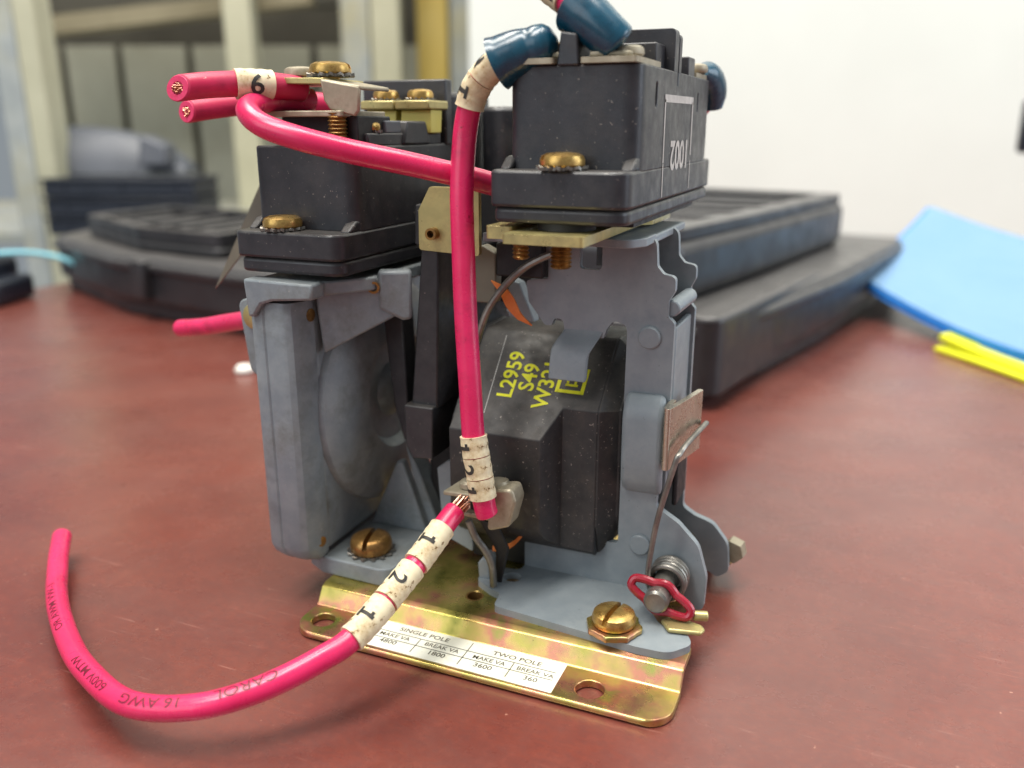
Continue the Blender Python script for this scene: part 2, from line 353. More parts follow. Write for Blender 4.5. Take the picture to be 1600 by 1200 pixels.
# screws --------------------------------------------------------------
def screw(parent, c, ax, r=4, h=2.6, mat_='brass', slot=None, teeth=True, name='screw', cross=False, shank=3):
    """pan-head screw with a slotted head; the toothed lock washer is its child"""
    ax = V(ax).normalized(); c = V(c)
    mb = MB().lathe([(r*.45, -shank), (r*.45, 0), (r*.93, 0), (r, h*.12), (r, h*.5), (r*.93, h*.78), (r*.72, h*.95), (r*.3, h*1.03), (0, h*1.04)], c, ax, 32)
    cut = None
    if slot:
        u = V(slot); u = (u-ax*u.dot(ax)).normalized(); w = ax.cross(u); t = r*.12
        q = [c+ax*h*.45+u*r*1.2*i+w*t*j for i, j in ((-1, -1), (1, -1), (1, 1), (-1, 1))]; cut = [MB().slab(q, ax*h)]
    o = mb.build(name, mat_, parent, cut=cut, sharp=40)
    if teeth:
        n = 14; pr = []
        for k in range(n*4):
            a = 2*math.pi*k/(n*4); pr.append((r*(1.16 if k % 4 in (0, 1) else .93), a))
        u = ax.orthogonal().normalized(); w = ax.cross(u); mw = MB()
        q = []
        for k, (rr, a) in enumerate(pr): q.append(c+u*rr*math.cos(a)+w*rr*math.sin(a)+ax*(.25 if k % 4 == 0 else -.05))
        mw.slab(q, ax*-.5); mw.build('lock_washer', 'steel', parent if parent and parent.parent else o, smooth=False)
    return o
def cut_end(parent, path, r, e):
    """obliquely snipped end: pale rim of insulation and the copper inside"""
    e = V(e).normalized(); p = path.pos(.2); T = path.tan(.2); N = T.orthogonal().normalized(); B = T.cross(N); mb = MB(); ring = []
    for rr, h in ((.93, .0), (.9, .12), (.5, .1), (.42, -.25), (.0, -.25)):
        ring.append([p+o+T*(-(o.dot(e))/T.dot(e))+e*h for o in [(N*math.cos(2*math.pi*k/28)+B*math.sin(2*math.pi*k/28))*r*max(rr, .01) for k in range(28)]])
    mb.rings(ring); mb.build('cut_face', 'redcut', parent, sharp=50)
    mb = MB(); f = -1/T.dot(e)
    for k in range(19):
        a = k*2.4; q = .42*r*math.sqrt((k+.3)/19); o = N*math.cos(a)*q+B*math.sin(a)*q; c = p+o+T*(-(o.dot(e))/T.dot(e))
        mb.tube([c+T*.8, c-T*random.uniform(-.1, .5)+e*.05], r*.085, 7)
    mb.build('copper_strands', 'strand', parent)
def strands(parent, c, ax, R=1.2, n=14, L=1.2, mt='strand', jag=.6):
    ax = V(ax).normalized(); N = ax.orthogonal().normalized(); B = ax.cross(N); mb = MB()
    for k in range(n):
        a = k*2.4; rr = R*math.sqrt((k+.3)/n); p = V(c)+N*math.cos(a)*rr+B*math.sin(a)*rr
        e = p+ax*(L*random.uniform(1-jag, 1))+N*random.uniform(-.3, .3)+B*random.uniform(-.3, .3)
        mb.tube([p-ax*1.0, p.lerp(e, .5), e], R*.13, 7)
    return mb.build('copper_strands', mt, parent)

# ================================================================== the setting
def structure(o): o['kind'] = 'structure'; return o
structure(MB().box(-388, 700, -420, 759, -30, 0).build('table_top', 'table', None, bevel=2))
structure(MB().box(-320.5, 900, 760, 840, -400, 1500).build('wall', 'wall', None))
# shelf rack far behind on the left -----------------------------------
rack = empty('shelf_rack', (-700, 900, -400), 'blurred storage rack with pale metal posts and olive boards behind the table', 'shelf rack')
def post(x0, y0, x1, y1, m, t=34, z0=-400, z1=900, name='post'):
    a, b = V(x0, y0, 0), V(x1, y1, 0); n = V(-(b-a).y, (b-a).x, 0).normalized()*t
    mb = MB(); mb.slab([a+V(0, 0, z0), b+V(0, 0, z0), b+n+V(0, 0, z0), a+n+V(0, 0, z0)], (0, 0, z1-z0)); return mb.build(name, m, rack, bevel=1.5)
p1 = post(-662, 466, -641, 474.4, 'galv'); post(-640.5, 474.6, -623, 482, 'cream')
# slots punched in the near post, as dark inset plates
post(-677, 799, -645.5, 812, 'cream'); post(-601, 944, -565, 959, 'galv'); post(-563, 960, -527, 975, 'cream')
post(-556, 1076, -514.5, 1093.6, 'ochre'); post(-510.9, 1095, -480, 1108, 'galv')
x, y = -1273, 1002
dx, dy = (683/707), (286/740)
d = V(590-0, 0, 0)
a = V(-1273, 1002, 0); b = V(-560, 1301, 0); u = (b-a).normalized(); Ltot = (b-a).length
pos = 0
for w in (52, 84, 108, 92, 96, 104, 100, 88, 60):
    q = a+u*pos; e = a+u*min(Ltot, pos+w)
    post(q.x, q.y, e.x, e.y, 'panel', 14, -400, 232, 'board'); pos += w+13
post(a.x-20, a.y+15, b.x, b.y+22, 'darkboard', 10, -420, 880, 'back_panel')
mb = MB(); mb.slab([(-960, 712, 205), (-600, 878, 250), (-600, 878, 270), (-960, 712, 228)], (-14, 30, 0)); mb.build('cross_rail', 'rail', rack, bevel=1)
mb = MB(); mb.slab([(-1100, 800, 250), (-560, 1040, 268), (-560, 1040, 420), (-1100, 800, 420)], (-14, 30, 0)); mb.build('upper_shelf', 'darkboard', rack, bevel=1)
mb = MB(); mb.slab([(-900, 430, -6), (-380, 650, -6), (-480, 1010, -6), (-1180, 760, -6)], (0, 0, -12)); mb.build('shelf_board', 'galv', rack, bevel=1)
# stacked black bins and grey shell on that shelf ---------------------
for k in range(3):
    z0 = 1+k*17.5
    bn = empty('storage_bin', (-545, 505, z0), ['blurred flat black bin at the bottom of the stack on the rack', 'blurred flat black bin in the middle of the stack on the rack', 'blurred flat black bin at the top of the stack on the rack'][k], 'bin', 'black bins stacked on the rack')
    f0 = V(-614, 457, z0); f1 = V(-486, 511, z0); nrm = V(-(f1-f0).y, (f1-f0).x, 0).normalized()*70
    mb = MB(); mb.slab([f0, f1, f1+nrm, f0+nrm], (0, 0, 14)); mb.build('bin_body', 'binplastic', bn, bevel=1.5)
    mb = MB(); e = (f1-f0).normalized()*2; o_ = nrm.normalized()*2
    mb.slab([f0-e-o_+V(0, 0, 14), f1+e-o_+V(0, 0, 14), f1+nrm+e+o_+V(0, 0, 14), f0+nrm-e+o_+V(0, 0, 14)], (0, 0, 2.6)); mb.build('rim', 'binplastic', bn, bevel=.8)
    for t in (.12, .5, .86):
        q = f0.lerp(f1, t); mb = MB(); mb.slab([q-o_*.7, q+e*2-o_*.7, q+e*2+o_, q+o_], (0, 0, 13)); mb.build('rib', 'binplastic', bn)
gs = empty('grey_plastic_shell', (-600, 540, 55), 'blurred domed grey plastic shell on top of the black bins', 'shell')
mb = MB(); R = []
for i in range(9):
    t = i/8; c = V(-645, 498, 54).lerp(V(-531, 545, 54), t); hh = 46*math.sqrt(max(.04, 1-(t*1.0)**2.2)); ww = 34*(1-.35*t)
    ring = []
    for k in range(12):
        aa = math.pi*k/11; ring.append(c+V(-.39, .92, 0)*(-math.cos(aa)*ww+32)+V(0, 0, 1)*(math.sin(aa)*hh))
    R.append(ring)
mb.rings(R); mb.build('shell', 'greyplastic', gs, sharp=60)
mb = MB(); mb.slab([(-560, 520, 62), (-534, 531, 62), (-534, 531, 82), (-556, 522, 92)], (-12, 28, 0)); mb.build('end_block', 'greyplastic', gs, bevel=3)

# black instrument case standing behind the relay ---------------------
case = empty('instrument_case', (-130, 350, 0), 'large black moulded plastic case lying on the table behind the relay', 'case')
def offset_poly(p, d):
    c = sum((V(q[0], q[1], 0) for q in p), V(0, 0, 0))/len(p); out = []
    N = len(p)
    for i in range(N):
        a = V(*p[i-1][:2], 0); b = V(*p[i][:2], 0); e = V(*p[(i+1) % N][:2], 0)
        n1 = V((b-a).y, -(b-a).x, 0).normalized(); n2 = V((e-b).y, -(e-b).x, 0).normalized(); m = (n1+n2).normalized(); k = d/max(.3, m.dot(n1))
        out.append((b.x+m.x*k, b.y+m.y*k))
    return out
foot = [(47, 174), (66, 232), (85, 300), (118, 456), (-240, 560), (-386, 300), (-372, 264), (-275, 219), (-193, 203)]
f2 = rp(foot, 9, 4)
mb = MB(); mb.prism(offset_poly(f2, -4), 'z', .3, 8); mb.build('foot_skirt', 'case', case, bevel=1)
wall_ = MB(); wall_.prism(f2, 'z', 8, 33); wall_.build('lower_shell', 'case', case, bevel=3.2, seg=3)
rim = MB(); rim.prism(offset_poly(f2, 2.2), 'z', 25.5, 30.5); rim.build('rim_band', 'case', case, bevel=1.6)
lid0 = [(33, 191), (52, 268), (82, 413), (-150, 470), (-196, 250), (-150, 214)]; lid = rp(lid0, 10, 4)
mb = MB(); mb.prism(lid, 'z', 33, 57); mb.build('raised_lid', 'case', case, bevel=5, seg=4)
sheet('lid_rim', rp(offset_poly(lid0, -2), 9, 4), [rp(offset_poly(lid0, -13), 5, 4)], 'z', 56.6, 61.5, 'case', case, 1.6)
for k in range(5):
    y = 262+k*36; mb = MB(); mb.slab([(-150+k*6, y, 56.8), (30+k*8, y-18, 56.8), (31+k*8, y-12, 56.8), (-149+k*6, y+6, 56.8)], (0, 0, 2.4)); mb.build('lid_rib', 'case', case, bevel=.6)
mb = MB(); mb.prism(rp([(40, 174, 6), (53, 172, 14), (78, 290, 8), (73, 306, 4), (62, 300, 2)], 5, 7), 'z', 5, 34.5); mb.build('corner_bumper', 'case', case, bevel=3, seg=3)
mb = MB(); mb.prism(rp([(-205, 222), (-214, 330), (-352, 340), (-352, 272), (-270, 232)], 8, 4), 'z', 33, 39); mb.build('side_tray', 'case', case, bevel=2)
stray = [(-205, 222), (-214, 330), (-352, 340), (-352, 272), (-270, 232)]
sheet('tray_rim', rp(stray, 8, 4), [rp(offset_poly(stray, -8), 4, 4)], 'z', 38.8, 46, 'case', case, 1.5)
for k in range(6):
    x = -340+k*22; mb = MB(); mb.slab([(x, 284-k*6, 38.9), (x+7, 282-k*6, 38.9), (x+9, 326, 38.9), (x+2, 326, 38.9)], (0, 0, 4)); mb.build('tray_rib', 'case', case, bevel=.8)
for q0, q1 in (((-360, 262), (-350, 257)), ((-255, 214), (-244, 211))):
    a, b = V(*q0, 0), V(*q1, 0); n = V((b-a).y, -(b-a).x, 0).normalized()*4
    if n.y > 0 and q0[0] < 0: n = -n
    if n.x < 0 and q0[0] > 0: n = -n
    mb = MB(); mb.slab([a-n*.6+V(0, 0, 12), b-n*.6+V(0, 0, 12), b+n+V(0, 0, 12), a+n+V(0, 0, 12)], (0, 0, 20)); mb.build('latch', 'case', case, bevel=1)

# sticky notes ---------------------------------------------------------
def paper(name, corners, m, parent, th=.25, lift=(0, 0), n=10):
    """curved paper sheet: four corners A B C D and a sag/lift amount"""
    A, B, Cc, D = [V(c) for c in corners]; mb = MB(); top = []; 
    for i in range(n+1):
        for j in range(n+1):
            s, t = i/n, j/n; p = A.lerp(B, t).lerp(D.lerp(Cc, t), s); p = p+V(0, 0, lift[0]*math.sin(math.pi*t)+lift[1]*math.sin(math.pi*s)); top.append(p)
    bot = [p-V(0, 0, th) for p in top]; f = []; K = (n+1)**2
    for i in range(n):
        for j in range(n):
            a = i*(n+1)+j; f += [(a, a+1, a+n+2, a+n+1), (K+a, K+a+n+1, K+a+n+2, K+a+1)]
    for i in range(n):
        for (a, b) in ((i, i+1), (n*(n+1)+i+1, n*(n+1)+i), ((i+1)*(n+1), i*(n+1)), (i*(n+1)+n, (i+1)*(n+1)+n)): f.append((b, a, K+a, K+b))
    mb.add(top+bot, f); return mb.build(name, m, parent, sharp=50)
bp = empty('sticky_note_pad', (145, 410, 4), 'pad of light blue sticky notes curling up beside the black case', 'note pad')
A, B, Cc, D = V(88, 380, 24), V(130, 494, 49.5), V(250, 404, 33), V(189, 244, 9)
paper('top_sheet', (A, B, Cc, D), 'bluepaper', bp, .3, (-6, -7))
for k in range(4):
    o_ = V(random.uniform(-3, 0), random.uniform(0, 1.5), -.6-.9*k)
    paper('sheet', [q+o_ for q in (A, B, Cc, D)], 'blueedge', bp, .75, (-6, -7))
yp = empty('sticky_note_pad', (150, 320, 0), 'fanned pad of bright yellow sticky notes under the blue ones', 'note pad')
paper('bottom_sheet', ((129, 302, 1.6), (170, 362, 1.6), (222, 316, 1.4), (176, 236, 1.3)), 'yellowpaper', yp, 1.2, (0, .4))
paper('top_sheet', ((131, 307, 6.6), (165, 366, 8.0), (222, 316, 5), (180, 238, 4.2)), 'yellowpaper', yp, 2.4, (-.5, -1.5))
# odds and ends --------------------------------------------------------
pl = empty('black_plug', (-365, 215, 0), 'blurred black plastic plug at the left table edge', 'plug')
mb = MB(); mb.slab([(-384, 232, .4), (-362, 238, .4), (-350, 204, .4), (-370, 190, .4)], (0, 0, 14)); mb.build('plug_body', 'binplastic', pl, bevel=3)
mb = MB(); mb.slab([(-388, 236, 12), (-376, 240, 12), (-366, 214, 12), (-380, 206, 12)], (0, 0, 12)); mb.build('plug_boot', 'binplastic', pl, bevel=3)
cb = MB().tube(spline([(-384, 200, 25), (-371, 225, 27), (-360, 241, 25.5), (-346, 251, 20), (-338, 256, 9), (-335, 262, 2)], 8), 1.5, 10).build('thin_cable', 'cyan', None)
cb['label'] = 'blurred pale blue cable crossing the left edge of the table'; cb['category'] = 'cable'
cr = MB().lathe([(0, 0), (3.6, .1), (4.2, 1.2), (3, 3), (0, 3.8)], (-136, 151, .1), (0, 0, 1), 12).build('crumb', 'white', None, sharp=70)
cr['label'] = 'small white crumb on the table left of the relay'; cr['category'] = 'crumb'
sp = empty('desk_stand', (300, 604, 0), 'blurred dark plastic stand just showing at the right edge of the picture', 'stand')
mb = MB(); mb.box(185.5, 330, 597, 612, 80, 117); mb.build('stand_head', 'binplastic', sp, bevel=3)
mb = MB(); mb.box(290, 310, 600, 609, 4, 80.5); mb.build('stand_stem', 'binplastic', sp, bevel=2)
mb = MB(); mb.box(260, 340, 575, 634, .2, 5); mb.build('stand_base', 'binplastic', sp, bevel=2)

# ================================================================== the relay
relay = empty('relay', (37, 33, 0), 'blue-grey and black industrial relay with brass base plate on the red table', 'relay')
# base plate: flange, riser and raised platform, folded from one sheet
pr = [(0, 0), (10.2, 0), (12.6, 3.4), (14, 3.7), (62, 3.7), (64, 3.0), (66, 0), (67.5, 0), (67.5, 1.5), (66.8, 1.5), (64.6, 4.9), (63, 5.2), (13, 5.2), (11.6, 4.7), (9.6, 1.5), (0, 1.5)]
mb = MB(); mb.prism([(y+0, z+.15) for y, z in rp(pr, .8, 3)], 'x', -.8, 75.6)
cut = [MB().prism(circ(60.6, 4.4, 2.6), 'z', -2, 4), MB().prism(circ(3.9, 5.0, 2.4), 'z', -2, 4), MB().prism(circ(30.9, 19.6, 1.8), 'z', 2, 9)]
def corner_cut(cx, cy, r, sx):
    q = [(cx, cy), ]; q = [(cx+sx*(r+2), cy-(r+2))]
    pts = [(cx+sx*r*math.sin(t), cy-r*math.cos(t)) for t in [k*math.pi/16 for k in range(9)]]
    return MB().prism([(cx, cy-(r+2))]+pts+[(cx+sx*(r+2), cy), (cx+sx*(r+2), cy-(r+2))], 'z', -2, 4)
cut += [corner_cut(70.6, 5, 5, 1), corner_cut(4.2, 5, 5, -1), MB().prism(rp([(72.4, 18.5, 2), (85, 18.5, 0), (85, 75, 0), (72.4, 75, 0)], 1), 'z', -3, 9)]
plate = mb.build('base_plate', 'chromate', relay, cut=cut, bevel=.22, label='folded brass-coloured base plate')
mb = MB(); mb.lathe([(1.75, 0), (1.75, -3), (1.2, -3.2), (1.2, .0)], (30.9, 19.6, 5.1), (0, 0, 1)); mb.pipe([V(30.9, 19.6, 2.2), V(30.9, 19.6, 5.25)], 2.1, 1.5); 
MB().pipe([V(30.9, 19.6, 2.2), V(30.9, 19.6, 5.3)], 2.05, 1.55).build('threaded_hole', 'brassdark', plate)
# rating label on the flange
lab = sheet('rating_label', rp([(10.2, 1.0), (54.6, .6), (54.6, 9.8), (10.2, 9.8)], .3), [], 'z', 1.66, 1.80, 'label', relay, .03, label='white rating label with printed table')
O = (0, 0, 1.83); U = (1, 0, 0); Vv = (0, 1, 0)
T = [('SINGLE POLE', 25.5, 7.9, 1.7, .02, 1.1), ('MAKE VA', 20.3, 5.3, 1.6, .02), ('4800', 20, 3.2, 1.7, .02, 1.1), ('BREAK VA', 30.6, 5.3, 1.6, .02), ('1800', 30.6, 3.0, 1.7, .03, 1.1),
     ('TWO POLE', 45.3, 7.6, 1.7, .02, 1.15), ('MAKE VA', 40.6, 5.1, 1.6, .02), ('3600', 40.3, 2.9, 1.7, .02, 1.1), ('BREAK VA', 49.9, 5.0, 1.6, .02), ('360', 49.8, 2.8, 1.7, .02, 1.1), ('00', 13.2, 3.2, 1.7, .02, 1.1), ('VA', 13.4, 5.2, 1.6, .02)]
letters(T, 'lettering', O, U, Vv, 'labelink', lab)
strokes('printed_lines', [(10.4, 6.4, 53.6, 6.3), (10.4, 4.1, 53.6, 4.0), (15.8, 1.9, 15.8, 8.9), (25.6, 1.8, 25.6, 6.4), (35.6, 1.7, 35.6, 9.0), (45.3, 1.7, 45.3, 6.3)], O, U, Vv, .16, 'labelink', lab, .02)

# ---- coil bracket: foot, front plate with window, rear plate, side wall
br = empty('coil_bracket', (55, 33, 5.3), 'folded blue-grey painted steel bracket'); br.parent = relay; br.location = V(55, 33, 5.3)*S-relay.location
del br['label']; br['label'] = 'blue-grey painted steel bracket holding the coil'
foot_o = rp([(37, 15.4, 1.5), (66.5, 12.6, 2), (72.5, 12.8, 4), (76, 17.2, 2.5), (74.2, 20.6, 2), (69, 21.4, 3), (66, 25.5, 3), (64.6, 33.6, 0), (36.6, 33.6, 0), (36.4, 30.6, 1.5), (33.0, 30.2, 1.5), (30.2, 28.5, 2), (29.4, 23.8, 2), (33.5, 21.2, 1.5), (36.4, 20, 1.2)], 1)
sheet('foot', foot_o, [circ(36.2, 27.2, 1.9), circ(61.2, 16.6, 2)], 'z', 5.32, 6.85, 'grey', br, .35)
front = rp([(31, 33.2+45.2, .6), (62, 78.4, 2.2), (62.4, 73.0, 1.2), (63.6, 71.6, 1.2), (65.9, 71.2, 1.2), (65.9, 68.6, 1.2), (64.9, 66.8, 1.2), (64.9, 63.8, 1.0), (66.1, 62.6, .8), (66.0, 30, 0), (64.6, 28.5, 1), (64.4, 25.5, 1.2), (69.0, 22.8, 3), (73.2, 18.6, 5), (75.2, 12, 5), (75.0, 4.8, 1.8), (72.6, 4.6, 1.2), (70.0, 6.8, 0), (36.6, 6.8, 0), (36.6, 12.8, 2), (41, 16.0, .8), (57, 16.0, .8), (57.2, 60.2, .4), (57.0, 61.4, 1.6), (54.6, 62.4, 1.6), (53.2, 60.4, .3), (52.6, 58.6, .2), (44.8, 58.6, .2), (44.4, 61.6, 1.4), (42.6, 61.8, 1.4), (42.0, 60.2, .4), (40.6, 60.2, 1), (37.2, 64.6, 1), (36.6, 68.8, .8), (41.2, 69.4, .4), (41.2, 73.0, .4), (36, 73.2, .4), (31, 76.6, .4)], 1, 9)
fp = sheet('front_plate', front, [rp(rect(47.5, 51.9, 71.6, 77.3), 1)], 'y', 33, 34.6, 'grey', br, .3)
rear = [(x-.0, z) for x, z in rp([(46, 78.4, .6), (62.6, 78.4, 2), (63.0, 73.0, 1.2), (64.2, 71.6, 1.2), (66.6, 71.2, 1.2), (66.6, 68.6, 1.2), (65.7, 66.8, 1.2), (65.7, 63.8, 1.0), (66.8, 62.6, .8), (66.8, 19.4, 1.6), (69.4, 17.8, 2), (73.4, 16.6, 4), (76.8, 12.4, 4), (77.4, 6.0, 1.8), (75.2, 4.2, 1.2), (70.0, 6.8, 0), (57, 6.8, 0), (57, 70, 0), (46, 70, 0)], 1, 9)]
sheet('rear_plate', rear, [], 'y', 48.6, 50.2, 'grey', br, .3)
mb = MB(); mb.box(65.0, 66.2, 34.7, 48.5, 28, 61.5); mb.build('side_wall', 'grey', br, bevel=.3)
mb = MB(); mb.box(36.8, 61.6, 34.0, 60, 77.0, 78.5); mb.build('top_shelf', 'grey', br, bevel=.3)
mb = MB(); mb.prism(rp([(31.5, 23.6, .8), (59.6, 23.6, 2.4), (61.6, 27.4, 2.0), (61.6, 34.4, .2), (31.5, 34.4, .2)], 1), 'z', 77.2, 78.7); mb.build('shelf_lip', 'grey', br, bevel=.35)
mb = MB(); mb.prism([(33.2, 27.8), (31.4, 29.2), (29.9, 32), (29.6, 36), (29.6, 44), (30.2, 46.2), (31.4, 48), (33.2, 49)], 'x', 57.6, 65.6); mb.build('pressed_boss', 'grey', br, bevel=1.1, seg=3)
# tongue bent out over the coil
tp = spline([(44, 33.6, 60.8), (44, 32.4, 59.0), (44, 30.6, 57.2), (44, 29.4, 55.0), (44, 28.4, 50.6)], 5)
mb = MB(); R = []
for k, p in enumerate(tp):
    t = k/(len(tp)-1); x0 = 45.2-2.2*min(1, t*1.6); x1 = 53.2-2.6*min(1, t*1.4)
    n = V(0, .9, .35); R.append([V(x0, p.y, p.z), V(x1, p.y, p.z), V(x1, p.y+1.3, p.z+.45), V(x0, p.y+1.3, p.z+.45)])
mb.rings(R); mb.build('tongue', 'grey', br, bevel=.35)
for (x, z) in ((61.6, 59.6), (61.6, 16.8)):
    MB().lathe([(2.15, -1), (2.15, .5), (1.9, .75), (0, .8)], (x, 33, z), (0, -1, 0)).build('rivet', 'grey', br)
MB().lathe([(2.1, -1), (2.1, .4), (1.9, .65), (0, .7)], (22.0, 31.2, 16.5), (0, -1, 0)).build('rivet', 'grey', br)
MB().tube([V(65.3, 33.8, 65.2), V(65.6, 48.4, 65.2)], 1.55, 18).build('cross_pin', 'grey', br, bevel=.3)
mb = MB(); mb.box(44.5, 52.5, 31.6, 33, 12.6, 14.6); mb.build('lower_tab', 'grey', br, bevel=.5)
# lead clip: small upright hook at the foot's left end
mb = MB(); mb.prism(rp([(29.6, 6.6), (32.2, 6.6), (32.2, 10.6), (30.4, 11.6), (29.4, 10)], .7), 'y', 24.4, 29); mb.build('lead_hook', 'grey', br, bevel=.4)

# brass spacer plates between shelf and right contact block
sheet('spacer_plate', rp([(42.2, 8.0), (56.2, 8.0), (56.2, 44, .4), (58.0, 46, .4), (58, 62, 1), (42.2, 62)], .8), [], 'z', 79.1, 80.7, 'gold', relay, .35)
sheet('spacer_plate', rp([(36.6, 14), (41.6, 14), (41.6, 60), (36.6, 60)], .8), [], 'z', 79.0, 81.2, 'gold', relay, .3)
mb = MB(); mb.lathe(sum([[(1.5, k*.7), (1.9, k*.7+.35)] for k in range(8)], []), (49.4, 17, 74.2), (0, 0, 1)); mb.build('mounting_screw', 'brassdark', relay)
mb = MB(); mb.lathe(sum([[(1.2, k*.7), (1.5, k*.7+.35)] for k in range(6)], []), (42.0, 17, 75.4), (0, 0, 1)); mb.build('mounting_screw', 'brassdark', relay)
mb = MB(); mb.lathe([(5, 0), (5, 1.4)], (50, 18, 80.8), (0, 0, 1)); mb.build('spacer', 'dark', relay)
mb = MB(); mb.box(44, 60, 24, 74, 80.8, 82.2); mb.build('spacer', 'dark', relay)

# big screw holding the bracket foot
s_ = screw(relay, (61.2, 16.6, 8.2), (0, 0, 1), 4.1, 2.9, 'brass', slot=(.18, 1, 0), teeth=False)
wv = []
for k in range(32):
    a = 2*math.pi*k/32; rr = 5.1*(1+.06*(1 if math.cos(8*a) > 0 else -.6)); wv.append((61.2+rr*math.cos(a), 16.6+rr*math.sin(a)))
sheet('lock_washer', wv, [], 'z', 6.9, 8.1, 'chromate', s_, .3)

# ---- hinge pin, torsion spring, retaining clip, tan plate
hp = MB().lathe([(1.9, 0), (2.35, .45), (2.35, 36)], (68.0, 20.4, 11.8), (0, 1, 0)).build('hinge_pin', 'steel', relay)
mb = MB(); hel = [V(68.4+3.4*math.cos(t), 26.2+.62*t/ (2*math.pi)*1.35, 12.3+3.4*math.sin(t)) for t in [k*2*math.pi/20 for k in range(20*5+1)]]
hel = [V(68.4+3.4*math.cos(t), 26.4+1.25*t/(2*math.pi), 12.3+3.4*math.sin(t)) for t in [math.pi+k*2*math.pi/24 for k in range(24*4+1)]]
arm = spline([(65.0, 26.4, 12.3), (65.1, 26.8, 17), (66.2, 27.4, 26), (68.6, 28.6, 37.0), (69.2, 29.6, 38.6), (69.9, 32, 39.8), (71.5, 41, 41.0), (71.4, 43.8, 40.4)], 6)
MB().tube(list(reversed(arm))+hel[1:], .55, 10).build('torsion_spring', 'steel', relay)
# the red clip: a wire loop pinched round the pin
cl = []
for k in range(48):
    t = 2*math.pi*k/48; a = 6.1*math.cos(t); b = 1.75*math.copysign(abs(math.sin(t))**.6, math.sin(t))
    b += math.copysign(1.0*math.exp(-(a/2.0)**2)-.18*math.exp(-((abs(a)-3.0)/1.1)**2), math.sin(t)) if abs(math.sin(t)) > .05 else 0
    cl.append((a, b))
ux = V(.93, 0, -.37).normalized(); uz = V(.35, .30, .88).normalized()
pts = [V(68.5, 22.9, 11.8)+ux*a+uz*b for a, b in cl]
fr = []
mb = MB(); n = len(pts); ring = []
nrm = ux.cross(uz).normalized()
for i in range(n):
    Tn = (pts[(i+1) % n]-pts[i-1]).normalized(); B = nrm.cross(Tn).normalized(); ring.append([pts[i]+(nrm*math.cos(q)+B*math.sin(q))*.82 for q in [2*math.pi*k/10 for k in range(10)]])
mb.rings(ring, closed=True); mb.build('retaining_clip', 'clip', relay, label='red enamelled wire retaining clip')
# L-shaped tan plate hooked by the spring
mb = MB(); mb.prism(rp([(65.8, 34.4, .3), (66.0, 28.2, .8), (67.2, 28.0, .5), (67.9, 30.6, .8), (70.6, 43, .6), (69.5, 43.4, .3), (66.9, 31, .4), (67.0, 34.4, .2)], .5), 'z', 35.4, 47.6); mb.build('spring_plate', 'nickel', relay, bevel=.25)
mb = MB(); mb.box(66.4, 67.4, 38, 47, 24, 35); mb.build('spring_stop', 'dark', relay, bevel=.4)
# rear hinge nut and rear flange of the foot
MB().lathe([(2.6, 0), (2.6, 3), (2.1, 3.6)], (77.4, 51.4, 9.2), (.15, 1, 0), 6).build('hinge_nut', 'tan', relay, sharp=20)
mb = MB(); mb.slab([(69.0, 21.6, 7.0), (71.0, 18.9, 7.0), (76.8, 20.0, 7.0), (77.4, 21.6, 7.0), (76.6, 22.8, 7.0), (70.5, 24.4, 7.0)], (0, 0, .9)); mb.build('clip_plate', 'gold', relay, bevel=.35)
mb = MB(); mb.tube([V(74.6, 24.2, 8.6), V(77.2, 25.0, 8.6)], 1.0, 14); mb.build('clip_stud', 'gold', relay, bevel=.2)
mb = MB(); mb.slab([(72, 50.6, 5.4), (77.4, 52, 5.4), (78.6, 60, 5.4), (72, 62, 5.4)], (0, 0, 1.5)); mb.build('rear_foot', 'chromate', relay, bevel=.6)

# ---- coil ------------------------------------------------------------
k_ = 1/1.1
zs = lambda y: 40.8+(y-25)*k_
mb = MB(); mb.prism([(24.9, 18.4), (23.6, 20.6), (23.6, zs(23.6)), (41.6, zs(41.6)), (42.8, zs(42.2)), (54, zs(42.2)), (54, 13.5), (31, 13.5)], 'x', 23.8, 53.0)
coil = mb.build('coil', 'coil', relay, bevel=.2, label='black wrapped magnet coil with yellow print', cut=[MB().prism([(43.3, 15), (43.3, 23.4), (46.0, 29.4), (60, 29.4), (60, 15)], 'z', 5, 70)])
def coil_ring(x, i): return [V(x, y, z) for y, z in ((30.4+i, 18.4+i*.5), (29.45+i, 20.6+i*.5), (29.45+i, zs(29.45)-i*.15), (41.6+i*.3, zs(41.6)-i*.9), (42.8, zs(42.2)-i), (54, zs(42.2)-i), (54, 13.6+i), (32+i, 13.6+i))]
mb = MB(); mb.rings([coil_ring(52.9, .02), coil_ring(53.4, .1), coil_ring(56.4, 3.2), coil_ring(57.0, 3.4)]); mb.build('end_flange', 'coil', coil, sharp=20, bevel=.3)
mb = MB(); mb.prism(rp([(28.2, 17.0), (27.6, 40.4), (42.0, 56.6), (54, 56.6), (54, 13), (31, 13)], 1.2), 'x', 22.4, 23.8); mb.build('end_flange', 'black', coil, bevel=.4)
U = V(0, 1.1, 1).normalized(); Vv = V(-1, 0, 0); nrm = U.cross(Vv); O = V(0, 25, 40.8)+nrm*.06
letters([('L2959', 12.2, -33.2, 4.6, .09, .98), ('S49', 12.0, -37.2, 4.6, .09, .98), ('W321', 10.9, -41.2, 4.6, .09, .98)], 'lettering', O, U, Vv, 'print_y', coil)
